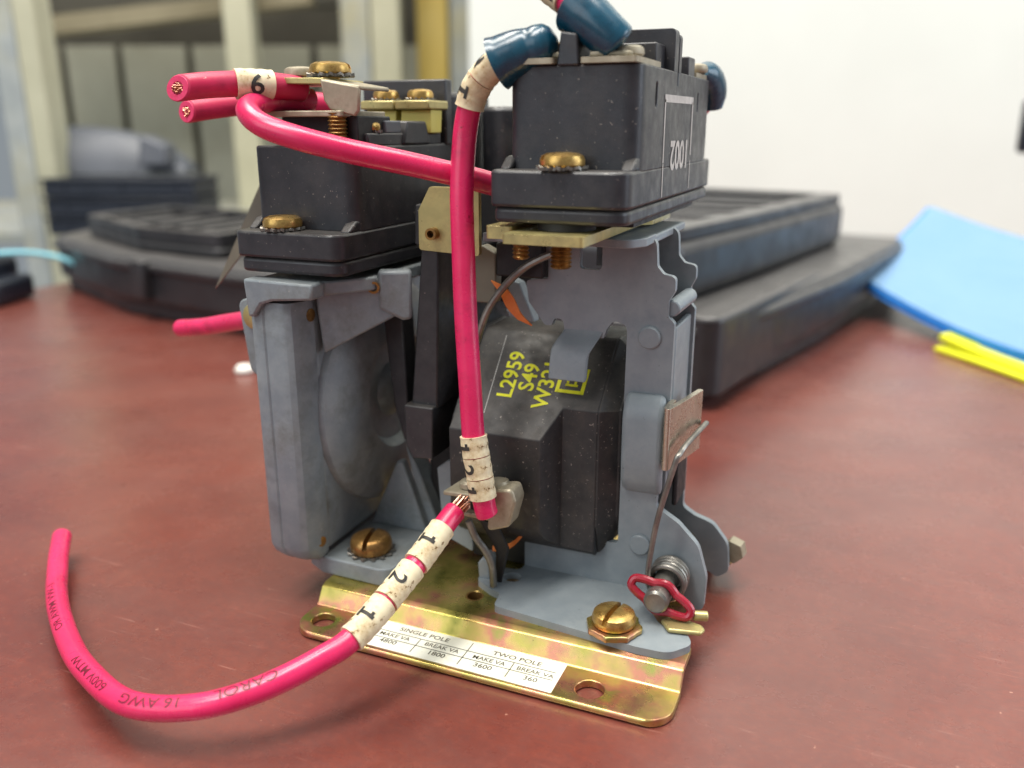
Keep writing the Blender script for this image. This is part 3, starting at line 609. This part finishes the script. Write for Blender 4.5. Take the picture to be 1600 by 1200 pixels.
# emblem: square frame with a ladder-shaped figure inside
x0, x1, s0, s1 = 43.6, 48.8, 9.7, 14.9
q = lambda x, s: (s, -x)
def sg(xa, sa, xb, sb, w): a = q(xa, sa); b = q(xb, sb); return (a[0], a[1], b[0], b[1], w)
strokes('emblem', [sg(x0, s0, x1, s0, .75), sg(x0, s1, x1, s1, .75), sg(x0, s0-.37, x0, s1+.37, .75), sg(x1, s0-.37, x1, s1+.37, .75), sg(45.0, 11.2, 47.6, 11.2, .5), sg(45.0, 13.4, 47.6, 13.4, .5), sg(45.4, 11.2, 45.4, 13.4, .5), sg(47.0, 11.2, 47.0, 13.4, .5)], O, U, Vv, .5, 'print_y', coil, .03)
strokes('mould_line', [(2.5, -30.1, 21.5, -29.1)], O, U, Vv, .14, 'print_w', coil, .02)
# copper tape ends, leads
tape = MB(); R = [[V(x-1.4, y, z+.7), V(x+1.6, y, z-.3), V(x+1.6, y+.35, z-.2), V(x-1.4, y+.35, z+.8)] for x, y, z in spline([(31.8, 30, 68), (33.6, 30.2, 65.6), (35.0, 30.4, 62.8), (37.2, 30.6, 60.6)], 5)]; tape.rings(R); tape.build('copper_tape', 'copper', coil)
tape = MB(); R = [[V(x, y, z-.5), V(x+.1, y, z+.8), V(x+.1, y+.35, z+.8), V(x, y+.35, z-.5)] for x, y, z in spline([(31.4, 27.5, 12.2), (34.2, 27.3, 13.0), (36.6, 27.1, 14.8), (38.6, 27.0, 17.4)], 5)]; tape.rings(R); tape.build('copper_tape', 'copper', coil)
MB().tube(spline([(45.5, 29.4, 75.6), (41.2, 28.8, 73.8), (37.6, 28.4, 71.6), (33.6, 28, 67.6), (30.6, 27.6, 63), (28.4, 27.4, 57)], 8), .75, 10).build('lead_wire', 'steel', coil)
MB().tube(spline([(29.6, 20, 21.8), (30.8, 20.6, 18.2), (32.8, 21.2, 15.0), (34.0, 21.6, 11.5), (34.2, 21.8, 7.2)], 8), .75, 10).build('lead_wire', 'steel', coil)
MB().tube(spline([(32.0, 21, 21.8), (33.0, 22, 18.2), (34.6, 22.6, 14.2), (34.8, 22.8, 7.2)], 8), [1.3]*33, 10).build('lead_sleeve', 'dark', coil) if False else None
mb = MB(); mb.slab([(31.0, 21.4, 22), (35.4, 21.4, 21), (37.0, 23, 15.6), (35.2, 23.4, 7.2), (33.8, 23.4, 7.2), (34.2, 23, 14.6)], (0, .7, 0)); mb.build('lead_strap', 'dark', coil, bevel=.2)
mb = MB(); mb.box(31.2, 41.0, 30.6, 32.6, 69.6, 76.2); mb.build('lead_guide', 'dark', coil, bevel=.4)
mb = MB(); mb.prism(rp([(25.5, 64), (31, 64), (31, 74), (28, 75.5), (25.5, 73)], .8), 'y', 31, 34); mb.build('lead_guide', 'fibre', coil, bevel=.3)
mb = MB(); mb.prism(rp([(31.5, 60.5), (37.5, 59.5), (34, 67.5), (31.5, 68.5)], .6), 'y', 36, 39); mb.build('lead_guide', 'grey', coil, bevel=.3)
# coil terminal clamp
ct = empty('coil_terminal', (33, 19, 22), None); ct.parent = relay; ct.location = V(33, 19, 22)*S-relay.location
mb = MB(); mb.slab([(25.9, 16.4, 28.2), (36.4, 15.6, 28.9), (38, 22.5, 29.4), (27.4, 23.0, 28.7)], (0, 0, .95)); mb.build('clamp_plate', 'tan', ct, bevel=.25)
mb = MB(); mb.slab([(29.4, 16.6, 24.4), (38.0, 16.0, 24.6), (38.5, 22.5, 24.6), (30, 22.8, 24.4)], (0, 0, .9)); mb.build('base_tab', 'tan', ct, bevel=.25)
mb = MB(); mb.prism(rp([(35.4, 22.4, 1), (40.2, 24.2, 1.2), (41.6, 29.6, 1.6), (40.8, 32.2, 1.2), (37.6, 31.6, .8), (36.4, 28.8, .8)], .8), 'y', 15.6, 20.6); mb.build('saddle', 'tan', ct, bevel=.5)
MB().lathe([(2.5, 0), (2.5, 1.2), (2.0, 2.2), (0, 2.6)], (36.6, 19, 29.9), (-.05, .1, 1)).build('screw_head', 'tan', ct)
MB().lathe([(2.3, 0), (2.3, .9), (1.8, 1.4), (0, 1.6)], (30.4, 19.6, 29.5), (-.05, .1, 1)).build('screw_head', 'tan', ct)
mb = MB(); mb.box(31, 38.5, 18.2, 23.8, 25.3, 28.4); mb.build('dark_cavity_fill', 'dark', ct)  # dark block standing in for the shaded hollow inside the clamp

# ---- lever between the two halves --------------------------------------
lv = empty('armature_lever', (19, 30, 32), 'black plastic lever with gold hinge plate'); lv.parent = relay; lv.location = V(19, 30, 32)*S-relay.location
mb = MB(); mb.prism([(17.2, 75), (20.9, 75), (19.9, 42.2), (13.8, 42.2)], 'y', 26.4, 38); mb.build('lever_bar', 'lever', lv, bevel=.4)
mb = MB(); mb.prism(rp([(13.0, 42.8), (19.7, 42.8), (19.3, 31.6), (14.6, 31.2), (13.2, 34.2)], .4), 'y', 24.6, 38.4); mb.build('lever_foot', 'lever', lv, bevel=.5)
mb = MB(); mb.prism(rp([(15.3, 75.2), (18, 75.2), (18, 83.4), (15.6, 83.0)], .5), 'y', 27.2, 33); mb.build('hinge_block', 'lever', lv, bevel=.4)
sheet('hinge_plate', rp([(17.2, 74.6), (30, 74.0), (30, 86.6), (19.8, 86.6), (17.3, 82.2)], .7), [circ(20.6, 77.9, .9)], 'y', 25.6, 26.8, 'gold', lv, .25)
MB().pipe([V(20.6, 23.9, 77.9), V(20.6, 29, 77.9)], 1.15, .7, 18).build('roll_pin', 'brassdark', lv)
mb = MB(); mb.prism(rp([(17.5, 27.5, .6), (20.6, 30, .8), (25.6, 19.5, .8), (25.8, 9.2, .6), (18.6, 12, .8)], .6), 'y', 29.9, 31.1); mb.build('armature_arm', 'grey', lv, bevel=.2)
mb = MB(); mb.slab([(5.0, 31, 60), (9.6, 31, 61), (11.2, 30, 33.5), (9.6, 30, 32.5), (7.2, 30.6, 40)], (0, 5, 0)); mb.build('return_strip', 'lever', lv, bevel=.4)
mb = MB(); mb.slab([(25, 42, 86), (36, 42, 86), (36, 66, 86), (25, 66, 86)], (0, 0, 1.2)); mb.build('cross_plate', 'gold', lv, bevel=.3)
mb = MB(); mb.box(10.5, 23, 39.5, 56, 9, 74); mb.build('dark_backing', 'dark', relay, bevel=.5)  # added dark block, gives the open interior its shaded look
mb = MB(); mb.box(23.2, 40.4, 35.2, 39, 5.6, 16.5); mb.build('dark_gap_fill', 'dark', relay, bevel=.3)  # added dark plate, stands in for shade in the gap under the coil
mb = MB(); mb.box(8.8, 37, 52, 60, 60, 84); mb.build('core_bridge', 'dark', relay, bevel=.5)

# ---- left cast housing ---------------------------------------------------
ch = empty('cast_housing', (-3, 30, 5.3), 'cast blue-grey housing with round boss'); ch.parent = relay; ch.location = V(-3, 30, 5.3)*S-relay.location
mb = MB(); outl = [(-13.3, 17), (-13.2, 12.4), (-12.4, 10.9), (-10.4, 10.2), (-9.4, 10.25), (-9.0, 10.5), (-8.5, 10.25), (-6.9, 10.2), (-6.1, 10.2), (-5.0, 10.25), (-4.2, 10.4), (-3.2, 11.2), (-2.2, 14.2), (-2.2, 17)]
R = []
for z, dy, dxl in ((9.2, 3.6, 2.6), (9.8, 1.9, 1.2), (11, .7, .4), (13, 0, 0), (40, 0, 0), (63.5, 0, 0), (65, .3, .2)):
    R.append([V(x+(dxl if x < -8 else -dxl*.3), max(y+dy*(1 if y < 14 else 0), 0), z) for x, y in outl])
mb.rings(R); mb.build('front_rim', 'cast', ch, sharp=28)
mb = MB(); mb.box(-12.6, -2.3, 16.9, 64, 10.4, 66.4); mb.build('housing_wall', 'cast', ch, bevel=1)
mb = MB(); mb.prism([(-12.4, 69.6), (3.4, 69.4), (3.2, 66.4), (-6, 65.6), (-8.6, 64.8), (-10.4, 62.4), (-11.8, 62)], 'y', 9.2, 13.5); mb.build('top_lip', 'cast', ch, bevel=.5)
mb = MB(); mb.prism([(-12, 13.4), (3.2, 13.4), (9, 22), (9, 62), (-12, 62)], 'z', 66.6, 69.3); mb.build('top_flange', 'cast', ch, bevel=.4)
MB().lathe([(26, -.2), (25.6, 1.4), (23.6, 3.0), (15, 4.6), (13.2, 4.4), (12.4, 3.6), (11.6, 2.4), (6.4, 2.2), (5.6, 3.2), (3.6, 4.6), (0, 5.2)], (-2.3, 42, 40), (1, 0, 0), 48).build('round_boss', 'cast', ch, sharp=32)
mb = MB(); mb.slab([(-1.4, 16.6, 67.2), (14.8, 26, 70), (14.5, 26, 62.6), (-.4, 17.1, 54.0)], V(-.5, .86, 0)*2.2); mb.build('cast_arm', 'cast', ch, bevel=.5)
mb = MB(); mb.slab([(9.4, 22.4, 62.8), (9.6, 22.4, 70.4), (15.4, 25.6, 70.4), (15.2, 25.6, 60.6), (13.6, 24.6, 60.4)], V(-.5, .86, 0)*3.6); mb.build('arm_boss', 'cast', ch, bevel=.7)
n_ = V(.5, -.86, 0).normalized()
MB().pipe([V(8.6, 22.2, 67.2)-n_*1, V(8.6, 22.2, 67.2)+n_*.6], 1.2, .75, 16).build('roll_pin', 'brassdark', ch)
mb = MB(); mb.prism(rp([(-3.4, 15.6, 2), (12.6, 15.2, 3.4), (14.4, 20, 3), (13.6, 40, 1), (-8, 40, .5), (-8, 18, .5)], 2), 'z', 5.35, 9.3); mb.build('mounting_foot', 'cast', ch, bevel=.9, seg=3)
mb = MB(); mb.slab([(-2.4, 34, 9.2), (5.2, 34, 25.6), (6.6, 34, 25.6), (12.4, 34, 9.2)], (0, 2.4, 0)); mb.build('gusset', 'cast', ch, bevel=.4)
mb = MB(); mb.slab([(6.4, 36, 28.5), (9.2, 36, 24), (15, 36, 9.2), (11, 36, 9.2)], (0, 6, 0)); mb.build('gusset', 'cast', ch, bevel=.4)
MB().lathe([(1.3, 0), (1.3, .3), (1.0, .35)], (-2.3, 15.9, 62.0), (1, 0, 0)).build('roll_pin', 'brassdark', ch)
MB().lathe([(1.2, 0), (1.2, .4), (.9, .5)], (-2.6, 14.6, 13.4), (.9, -.3, 0)).build('roll_pin', 'brassdark', ch)
screw(relay, (5.4, 21.6, 9.9), (0, 0, 1), 4.5, 3.6, 'brassdark', slot=(-.22, 1, 0))
mb = MB(); mb.prism(rp([(-20.8, 63.4, 2), (-12.6, 65, 1), (-12.6, 47, 1), (-19.0, 47.6, 3)], 1.5), 'y', 17.0, 18.6); mb.build('side_tab', 'cast', ch, bevel=.4)
screw(ch, (-16.4, 17, 60.4), (0, -1, 0), 2.7, 1.3, 'gold', teeth=False)

# ---- contact blocks -------------------------------------------------------
def contact_block(x0, x1, y0, y1, zb, zs_, zl, zt, ytop, label, cuts):
    up = MB(); up.prism(rp([(x0+1.2, ytop, 2.6), (x1, ytop, 3.2), (x1, y1-6, 2), (x0+1.2, y1-6, 2)], 2, 6), 'z', zl-.3, zt)
    b = up.build('contact_block', 'black', relay, bevel=.45, label=label, cut=cuts)
    lo = MB(); lo.prism(rp([(x0, y0, 2.2), (x1, y0, 3.2), (x1, y1, 2), (x0, y1, 2)], 2, 6), 'z', zs_+.12, zl)
    lo.build('ledge', 'black', b, bevel=.5)
    ba = MB(); ba.prism(rp([(x0+.5, y0+.5, 2.2), (x1-.25, y0+.5, 3.2), (x1-.25, y1-.5, 2), (x0+.5, y1-.5, 2)], 2, 6), 'z', zb, zs_)
    ba.build('bottom_cover', 'black', b, bevel=.7, seg=3)
    for xa, xb, s in ((x0+.35, x0+2.4, 1), (x1-2.6, x1-.25, -1)):      # ribs where the ledge meets the body
        w = MB(); w.add([(xa, ytop-3.6, zl-.1), (xb, ytop-3.6, zl-.1), (xb, ytop+.6, zl-.1), (xa, ytop+.6, zl-.1), (xa, ytop+.6, zl+2.6), (xb, ytop+.6, zl+2.6)] if False else
              [(xa, ytop-2.2, zl-.1), (xb, ytop-2.2, zl-.1), (xb, ytop+2.6, zl-.1), (xa, ytop+2.6, zl-.1), (xa, ytop+.6, zl+1.9), (xb, ytop+.6, zl+1.9), (xb, ytop+2.6, zl+2.2), (xa, ytop+2.6, zl+2.2)],
              [(0, 1, 5, 4), (4, 5, 6, 7), (0, 4, 7, 3), (1, 2, 6, 5), (3, 7, 6, 2), (0, 3, 2, 1)]); w.build('corner_rib', 'black', b, bevel=.5, seg=3)
    return b
cut = [MB().box(55, 65, 43.6, 44.3, 104.6, 120), MB().prism(rp([(27.4, 100.6), (28.6, 100.6), (28.6, 104.6), (27.4, 104.6)], .55), 'x', 60.5, 64), MB().prism(rp([(63, 100.4), (63.9, 100.4), (63.9, 104), (63, 104)], .4), 'x', 60.5, 64)]
rb = contact_block(38, 62, 12, 82, 82, 84.5, 90.6, 107, 18, 'black contact block on the taller right side', cut)
mb = MB(); mb.prism(rp([(48.0, 106.8), (51.8, 106.8), (51.4, 111.6), (48.6, 112.0)], .4), 'y', 17.2, 31); mb.build('divider', 'black', rb, bevel=.4)
mb = MB(); mb.prism(rp([(40.5, 106.8), (62, 106.8), (62, 114.2, 1), (40.5, 114.2, 1)], .2), 'y', 40.4, 43.6); mb.build('barrier_wall', 'black', rb, bevel=.35)
mb = MB(); mb.prism(rp([(40.5, 106.8), (62, 106.8), (62, 113.6, 1), (40.5, 113.6, 1)], .2), 'y', 44.3, 46.4); mb.build('barrier_wall', 'black', rb, bevel=.35)
mb = MB(); mb.box(51.5, 60.2, 34, 40.6, 106.8, 111.4); mb.build('pocket_wall', 'black', rb, bevel=.3)
mb = MB(); mb.box(47, 61.2, 56.6, 62.6, 106.8, 110.6); mb.build('rear_divider', 'black', rb, bevel=.3)
sheet('terminal_strip', rp(rect(42.0, 47.7, 16.4, 33), .5), [], 'z', 107.1, 108.0, 'tan', rb, .2)
sheet('terminal_strip', rp(rect(52.1, 61.4, 16.8, 33), .5), [], 'z', 107.1, 108.0, 'tan', rb, .2)
sheet('terminal_strip', rp(rect(54.0, 61.4, 64, 76), .5), [], 'z', 107.1, 108.0, 'tan', rb, .2)
screw(rb, (58.6, 21.6, 108.3), (0, 0, 1), 2.6, 1.6, 'tan', slot=(1, .3, 0), teeth=False)
screw(rb, (44.6, 23, 109.2), (0, 0, 1), 2.9, 1.8, 'brassdark', slot=(1, .3, 0), teeth=False)
screw(rb, (60.0, 70, 108.3), (0, 0, 1), 2.4, 1.8, 'tan', teeth=False)
screw(rb, (50.2, 14.6, 91.2), (0, 0, 1), 3.7, 2.2, 'brass', slot=(.6, .6, 0))
# white printed panel with the number, printed upside down on the right face
O = V(62.06, 0, 0); U = (0, 1, 0); Vv = (0, 0, 1)
strokes('printed_frame', [(34.2, 102.2, 58.7, 102.4, 1.3), (34.6, 102, 34.7, 91.2, .75), (34.8, 91, 34.9, 85.2, .6), (58.2, 102, 58.3, 92.0, .95), (58.3, 91.0, 58.4, 85.4, .6)], O, U, Vv, .4, 'print_w', rb, .02)
letters([('1002', 0, 0, 7.2, .2, 1.12)], 'lettering', V(62.08, 48.2, 92.6), (0, -1, 0), (0, 0, -1), 'print_w', rb)

lb = contact_block(-15.2, 8.7, 11, 82, 70.6, 73.4, 78.5, 94.0, 17, 'black contact block on the lower left side', None)
screw(lb, (-6.0, 14.4, 79.1), (0, 0, 1), 3.7, 2.2, 'brass', slot=(.6, .6, 0))
mb = MB(); mb.box(-12, 8.4, 23, 53, 93.8, 96.3); mb.build('top_deck', 'black', lb, bevel=.4)
mb = MB(); mb.prism([(35.6, 94), (47.2, 94), (45.4, 98.6), (37.4, 98.6)], 'x', 4.5, 8.9); mb.build('latch_bump', 'black', lb, bevel=.4)
for y in (27.5, 48.6): screw(lb, (6.0, y, 96.7), (0, 0, 1), 2.2, 1.7, 'brass', teeth=True)
mb = MB(); mb.box(4.4, 8.2, 30, 36, 96.2, 98.6); mb.build('terminal_pad', 'greyplastic', lb, bevel=.3)
mb = MB(); mb.box(-12, 9, 54.5, 57.5, 93.6, 107.4); mb.build('barrier_wall', 'black', lb, bevel=.4)
mb = MB(); mb.prism(rp([(-8, 58), (8.8, 58), (8.8, 80), (-8, 80)], 3.5), 'z', 84, 105); mb.build('rear_housing', 'black', lb, bevel=1.2)
mb = MB(); mb.prism(circ(14.5, 74, 5.2, 24), 'z', 84, 102); mb.build('rear_post', 'black', lb, bevel=1)
for xa, xb in ((-6.6, 1.2), (1.9, 9.6)):
    mb = MB(); mb.slab([(xa+.2, 46.2, 96.2), (xb-.2, 46.2, 96.2), (xb-.2, 46.8, 100.9), (xa+.2, 46.8, 100.9)], (0, 5, 0)); mb.build('terminal_pad', 'yellowpad', lb, bevel=.2)
    mb = MB(); mb.box(xa-.3, xb+.2, 45, 54, 101.0, 102.8); mb.build('clamp_plate', 'gold', lb, bevel=.3)
    screw(lb, ((xa+xb)/2, 49, 103.2), (0, 0, 1), 2.8, 1.9, 'brass', teeth=True)
# front wire clamp on the left block
mb = MB(); mb.prism(rp(rect(-10.5, 6.0, 18, 34), .6), 'z', 99.2, 100.3); mb.build('terminal_strip', 'tan', lb, bevel=.2)
mb = MB(); mb.prism(rp([(-10, 105.2), (2.4, 104.9), (2.4, 106), (-10, 106.3)], .2), 'y', 18.4, 32); mb.build('clamp_plate', 'gold', lb, bevel=.25)
mb = MB(); mb.slab([(1.8, 18.0, 105.8), (9.2, 19.6, 104.4), (8.8, 19.6, 100.2), (8.0, 19.5, 99.2), (3.4, 18.4, 100.4), (2.4, 18.0, 102)], (0, .9, 0)); mb.build('clamp_flap', 'tan', lb, bevel=.35)
mb = MB(); mb.slab([(1.7, 18.2, 105.9), (9.2, 19.7, 104.6), (9.4, 30, 104.6), (1.8, 30, 105.9)], (0, 0, -.8)); mb.build('clamp_side', 'tan', lb, bevel=.3)
screw(lb, (.6, 23.5, 106.9), (0, 0, 1), 3.9, 2.2, 'brass', slot=(1, .2, 0))
screw(lb, (-7.2, 25, 106.6), (0, 0, 1), 3.2, 1.9, 'tan', slot=(1, .2, 0), teeth=False)
mb = MB(); mb.box(-9.5, 7.6, 21, 33, 94, 99.4); mb.build('terminal_post', 'dark', lb, bevel=.3)
mb = MB(); mb.lathe(sum([[(1.5, k*.7), (1.85, k*.7+.35)] for k in range(8)], []), (4.2, 19.5, 94.6), (0, 0, 1)); mb.build('terminal_screw', 'brassdark', lb)
mb = MB(); mb.slab([(-13, 40, 90), (-28.6, 37.4, 86), (-39.2, 31.2, 62), (-33, 34, 70), (-20, 38, 74), (-13, 40, 74)], (0, .5, 0)); mb.build('insulating_flap', 'fibre', lb)

# ================================================================== wires
def loose_wire(name, label, base, group=None): return empty(name, base, label, 'wire', group)
def sleeve(parent, path, a, b, r, txt=None, ref=(0, -.8, .6), d=1, size=4.6, a0=0, bold=.08):
    n = max(6, int((b-a)/.5)); pts = [path.pos(a+(b-a)*k/n) for k in range(n+1)]
    ro = [r*(1+.022*math.sin(k*1.7+a)) for k in range(n+1)]; ro[0] = r*1.015; ro[-1] = r*1.015
    o = MB().pipe(pts, ro, r-.42, 28).build('marker_sleeve', 'sleeve', parent, sharp=50)
    if txt: wraptext('lettering', path, (a+b)/2, txt, size, r*1.035, ref, d, 'ink', o, bold, a0)
    return o
RW = 2.12
# A: wire looping down to the table
pa = Path([(35.0, 20.0, 27.0), (33.0, 16.6, 26.8), (30.8, 13.0, 27.6), (28.3, 1.0, 21.6), (25.1, -13.9, 15.4), (21.7, -20.4, 13.2), (14.4, -27.9, 10.2), (5.8, -33.2, 8.2), (-6.0, -35.1, 6.8), (-20.2, -30.4, 5.6), (-32.7, -23.9, 4.6), (-48.2, -13.5, 4.0), (-61.4, -2.0, 4.6), (-69.4, 6.0, 5.6)])
wa = loose_wire('red_wire', 'red wire with three marker sleeves looping down onto the table', (0, -20, 0))
s0 = pa.near((30.8, 13.0, 27.6))+.6
MB().tube(pa.seg(s0, pa.L), RW, 28).build('insulation', 'red', wa, bevel=.2)
strands(wa, pa.pos(s0), -pa.tan(s0), 1.5, 34, 3.6, 'strand', .45)
sa = pa.near((25.1, -13.9, 15.4)); sb = s0+4.6
Lm = (sa+1.8-sb)
sleeve(wa, pa, sb, sb+Lm*.325, 2.5, '1', d=1); sleeve(wa, pa, sb+Lm*.37, sb+Lm*.665, 2.5, '2', d=1); sleeve(wa, pa, sb+Lm*.685, sa+1.8, 2.5, '1', d=1)
wraptext('lettering', pa, pa.near((14.4, -27.9, 10.2))+1, 'CAROL', 2.6, RW+.04, (0, -.35, 1), 1, 'redink', wa, .01, xs=1.25)
wraptext('lettering', pa, pa.near((-1, -35, 8)), '16 AWG', 2.4, RW+.04, (0, -.5, 1), 1, 'redink', wa, .01, xs=1.3)
wraptext('lettering', pa, pa.near((-20.2, -30.1, 6.2))-3, '600V MTW', 2.3, RW+.04, (.2, -.6, 1), 1, 'redink', wa, .01, xs=1.3)
wraptext('lettering', pa, pa.near((-44, -16, 4)), 'OR AWM VW-1', 2.3, RW+.04, (.2, -.7, 1), 1, 'redink', wa, .01, xs=1.3)
# B: wire from the blue lug down the front to the coil terminal
pb = Path([(47.5, 20.6, 109.9), (45.0, 19.6, 109.8), (41.2, 19.0, 109.2), (37.4, 18.7, 107.7), (34.2, 18.8, 105.4), (32.0, 19.0, 102.0), (30.6, 19.0, 96.1), (30.3, 18.0, 86.4), (30.9, 17.0, 75.3), (31.8, 15.8, 63.9), (33.1, 14.4, 52.3), (34.1, 13.4, 42.9), (35.5, 12.8, 35.7), (36.6, 12.6, 29.6), (37.1, 12.8, 27.6)])
wb = loose_wire('red_wire', 'glossy red wire running upright in front of the coil from a blue lug', (33, 16, 27))
MB().tube(pb.seg(4, pb.L), RW, 28).build('insulation', 'red', wb, bevel=.3)
t0 = pb.near((37.6, 18.7, 107.9)); t1 = pb.near((32.0, 19.0, 102.0))
sleeve(wb, pb, t0-3.4, t0+.5, 2.5, None); sleeve(wb, pb, t0+.6, t0+4.6, 2.5, '2', (-.2, -.8, .6), -1, a0=.5); sleeve(wb, pb, t0+4.8, t1+1.5, 2.54, '1', (.1, -.9, .4), -1, a0=.5)
u0 = pb.near((34.1, 13.4, 43.2)); u1 = pb.near((36.4, 12.6, 31.0)); g = (u1-u0)/3
for k, c in enumerate('121'): sleeve(wb, pb, u0+g*k+.1, u0+g*(k+1)-.1, 2.52, c, (-.35, -.9, .2), 1, a0=.25)
def lug(parent, pts, rad):
    p = spline(pts, 8); n = len(p); ro = []
    for k in range(n):
        t = k/(n-1)*(len(rad)-1); i = min(int(t), len(rad)-2); ro.append(rad[i]+(rad[i+1]-rad[i])*(t-i))
    return MB().pipe(p, ro, [max(.3, q-.7) for q in ro], 30).build('blue_insulator', 'blue', parent, sharp=50)
lug(wb, [(37.0, 18.5, 107.5), (39.4, 18.8, 108.6), (42.2, 19.1, 109.6), (44.8, 19.5, 110.2), (47.2, 20.0, 110.4)], [4.5, 4.15, 4.0, 3.85, 3.6, 3.25, 3.4, 3.3, 2.6, .9])
mb = MB(); mb.slab([(45.5, 18.4, 108.2), (48.0, 19.0, 108.2), (47.6, 26, 108.2), (42, 26, 108.2), (43, 20, 108.2)], (0, 0, .8)); mb.build('ring_tongue', 'tan', wb, bevel=.2)
# C: wire running from the left terminal behind the upright wire
pc = Path([(-8.0, 29, 102.6), (-10.4, 21.9, 102.4), (-10.0, 14.6, 101.6), (-7.6, 9.0, 100.0), (-2.8, 6.9, 97.6), (4.3, 7.8, 95.4), (12.2, 11.6, 93.2), (21.3, 18.0, 90.8), (29.8, 24.1, 88.3), (35.6, 28.2, 86.5), (41, 34, 86)])
wc = loose_wire('red_wire', 'red wire running from the left terminal back between the two contact blocks', (10, 12, 86))
MB().tube(pc.seg(0, pc.L), RW, 26).build('insulation', 'red', wc)
# D: short cut wires on the left terminal
pd = Path([(-19.6, 4.9, 104.0), (-15.2, 9.2, 104.7), (-10.4, 15.1, 105.0), (-7.0, 21.0, 104.6), (-5.5, 25, 104)])
wd = loose_wire('red_wire', 'short cut red wire with marker sleeve 6 on the left terminal', (-10, 13, 100))
MB().tube(pd.seg(.2, pd.L-1.5), 2.3, 28, end0=(-.1, -1, .05)).build('insulation', 'redold', wd, bevel=.25)
cut_end(wd, pd, 2.3, (-.1, -1, .05))
sd = pd.near((-10.4, 15.1, 105)); sleeve(wd, pd, sd-3.6, sd+3.0, 2.68, '6', (.62, -.72, -.12), 1, 5.2)
pe = Path([(-34.5, 22.7, 100.4), (-30.7, 28.0, 101.4), (-26.2, 34.8, 102.3), (-20, 42, 102.6), (-12, 48, 102)])
we = loose_wire('red_wire', 'dull cut red wire just below and behind the one marked 6', (-26, 35, 95))
MB().tube(pe.seg(.2, pe.L), 2.25, 26, end0=(-.15, -1, 0)).build('insulation', 'redold', we, bevel=.25)
cut_end(we, pe, 2.25, (-.15, -1, 0))
sleeve(we, pe, 12.2, 19, 2.6, None)
pf = Path([(-62.0, 42.6, 48.4), (-52, 40, 50.2), (-42, 37, 52.6), (-30, 32, 55.5), (-18, 24, 58)])
wf = loose_wire('red_wire', 'thin cut red wire sticking out left of the cast housing', (-45, 38, 50))
MB().tube(pf.seg(0, pf.L), 2.15, 22).build('insulation', 'red', wf, bevel=.3)
MB().lathe([(1.2, 0), (1.15, .25), (0, .3)], pf.pos(0), -pf.tan(0), 16).build('cut_core', 'redcut', wf)
# G: wire leaving through the top of the picture
pg = Path([(56.0, 20.4, 111.6), (53.6, 20.2, 113.4), (50.2, 20.8, 115.6), (46.6, 22.4, 118.0), (40.5, 25.3, 121.4), (30, 29, 124), (10, 34, 125)])
wg = loose_wire('red_wire', 'red wire with blue lug leaving through the top edge of the picture', (48, 21, 110))
MB().tube(pg.seg(3, pg.L), RW, 26).build('insulation', 'red', wg)
lug(wg, [(50.0, 20.9, 115.8), (52.4, 20.2, 114.0), (54.6, 20.0, 112.2), (56.8, 20.1, 110.4), (57.6, 20.3, 109.6)], [4.4, 4.05, 3.8, 3.65, 3.5, 3.4, 3.2, 1.4])
gs_ = pg.near((46.6, 22.4, 118.0)); sleeve(wg, pg, gs_-1.8, gs_+1.6, 2.5, '1', (-.2, -.9, .2), -1); sleeve(wg, pg, gs_+1.8, gs_+7.8, 2.5, None)
mb = MB(); mb.slab([(53.4, 17.6, 108.15), (60, 18.4, 108.15), (60, 25, 108.15), (54, 25, 108.15)], (0, 0, .7)); mb.build('ring_tongue', 'tan', wg, bevel=.2)
ph = Path([(59.6, 73, 109.4), (60.6, 78, 108.8), (61.0, 82, 106), (59.4, 83.6, 102.6), (54, 86, 99), (44, 88, 96)])
wh = loose_wire('red_wire', 'wire end in a blue lug hanging behind the right contact block', (60, 80, 95))
lug(wh, [(60.2, 75, 108.8), (60.9, 79, 107.8), (61.2, 81.6, 105.4), (61.0, 83, 101.8)], [1.6, 2.9, 3.3, 3.5, 3.4, 2.8])
MB().tube(ph.seg(8, ph.L), 2.3, 20).build('insulation', 'red', wh)
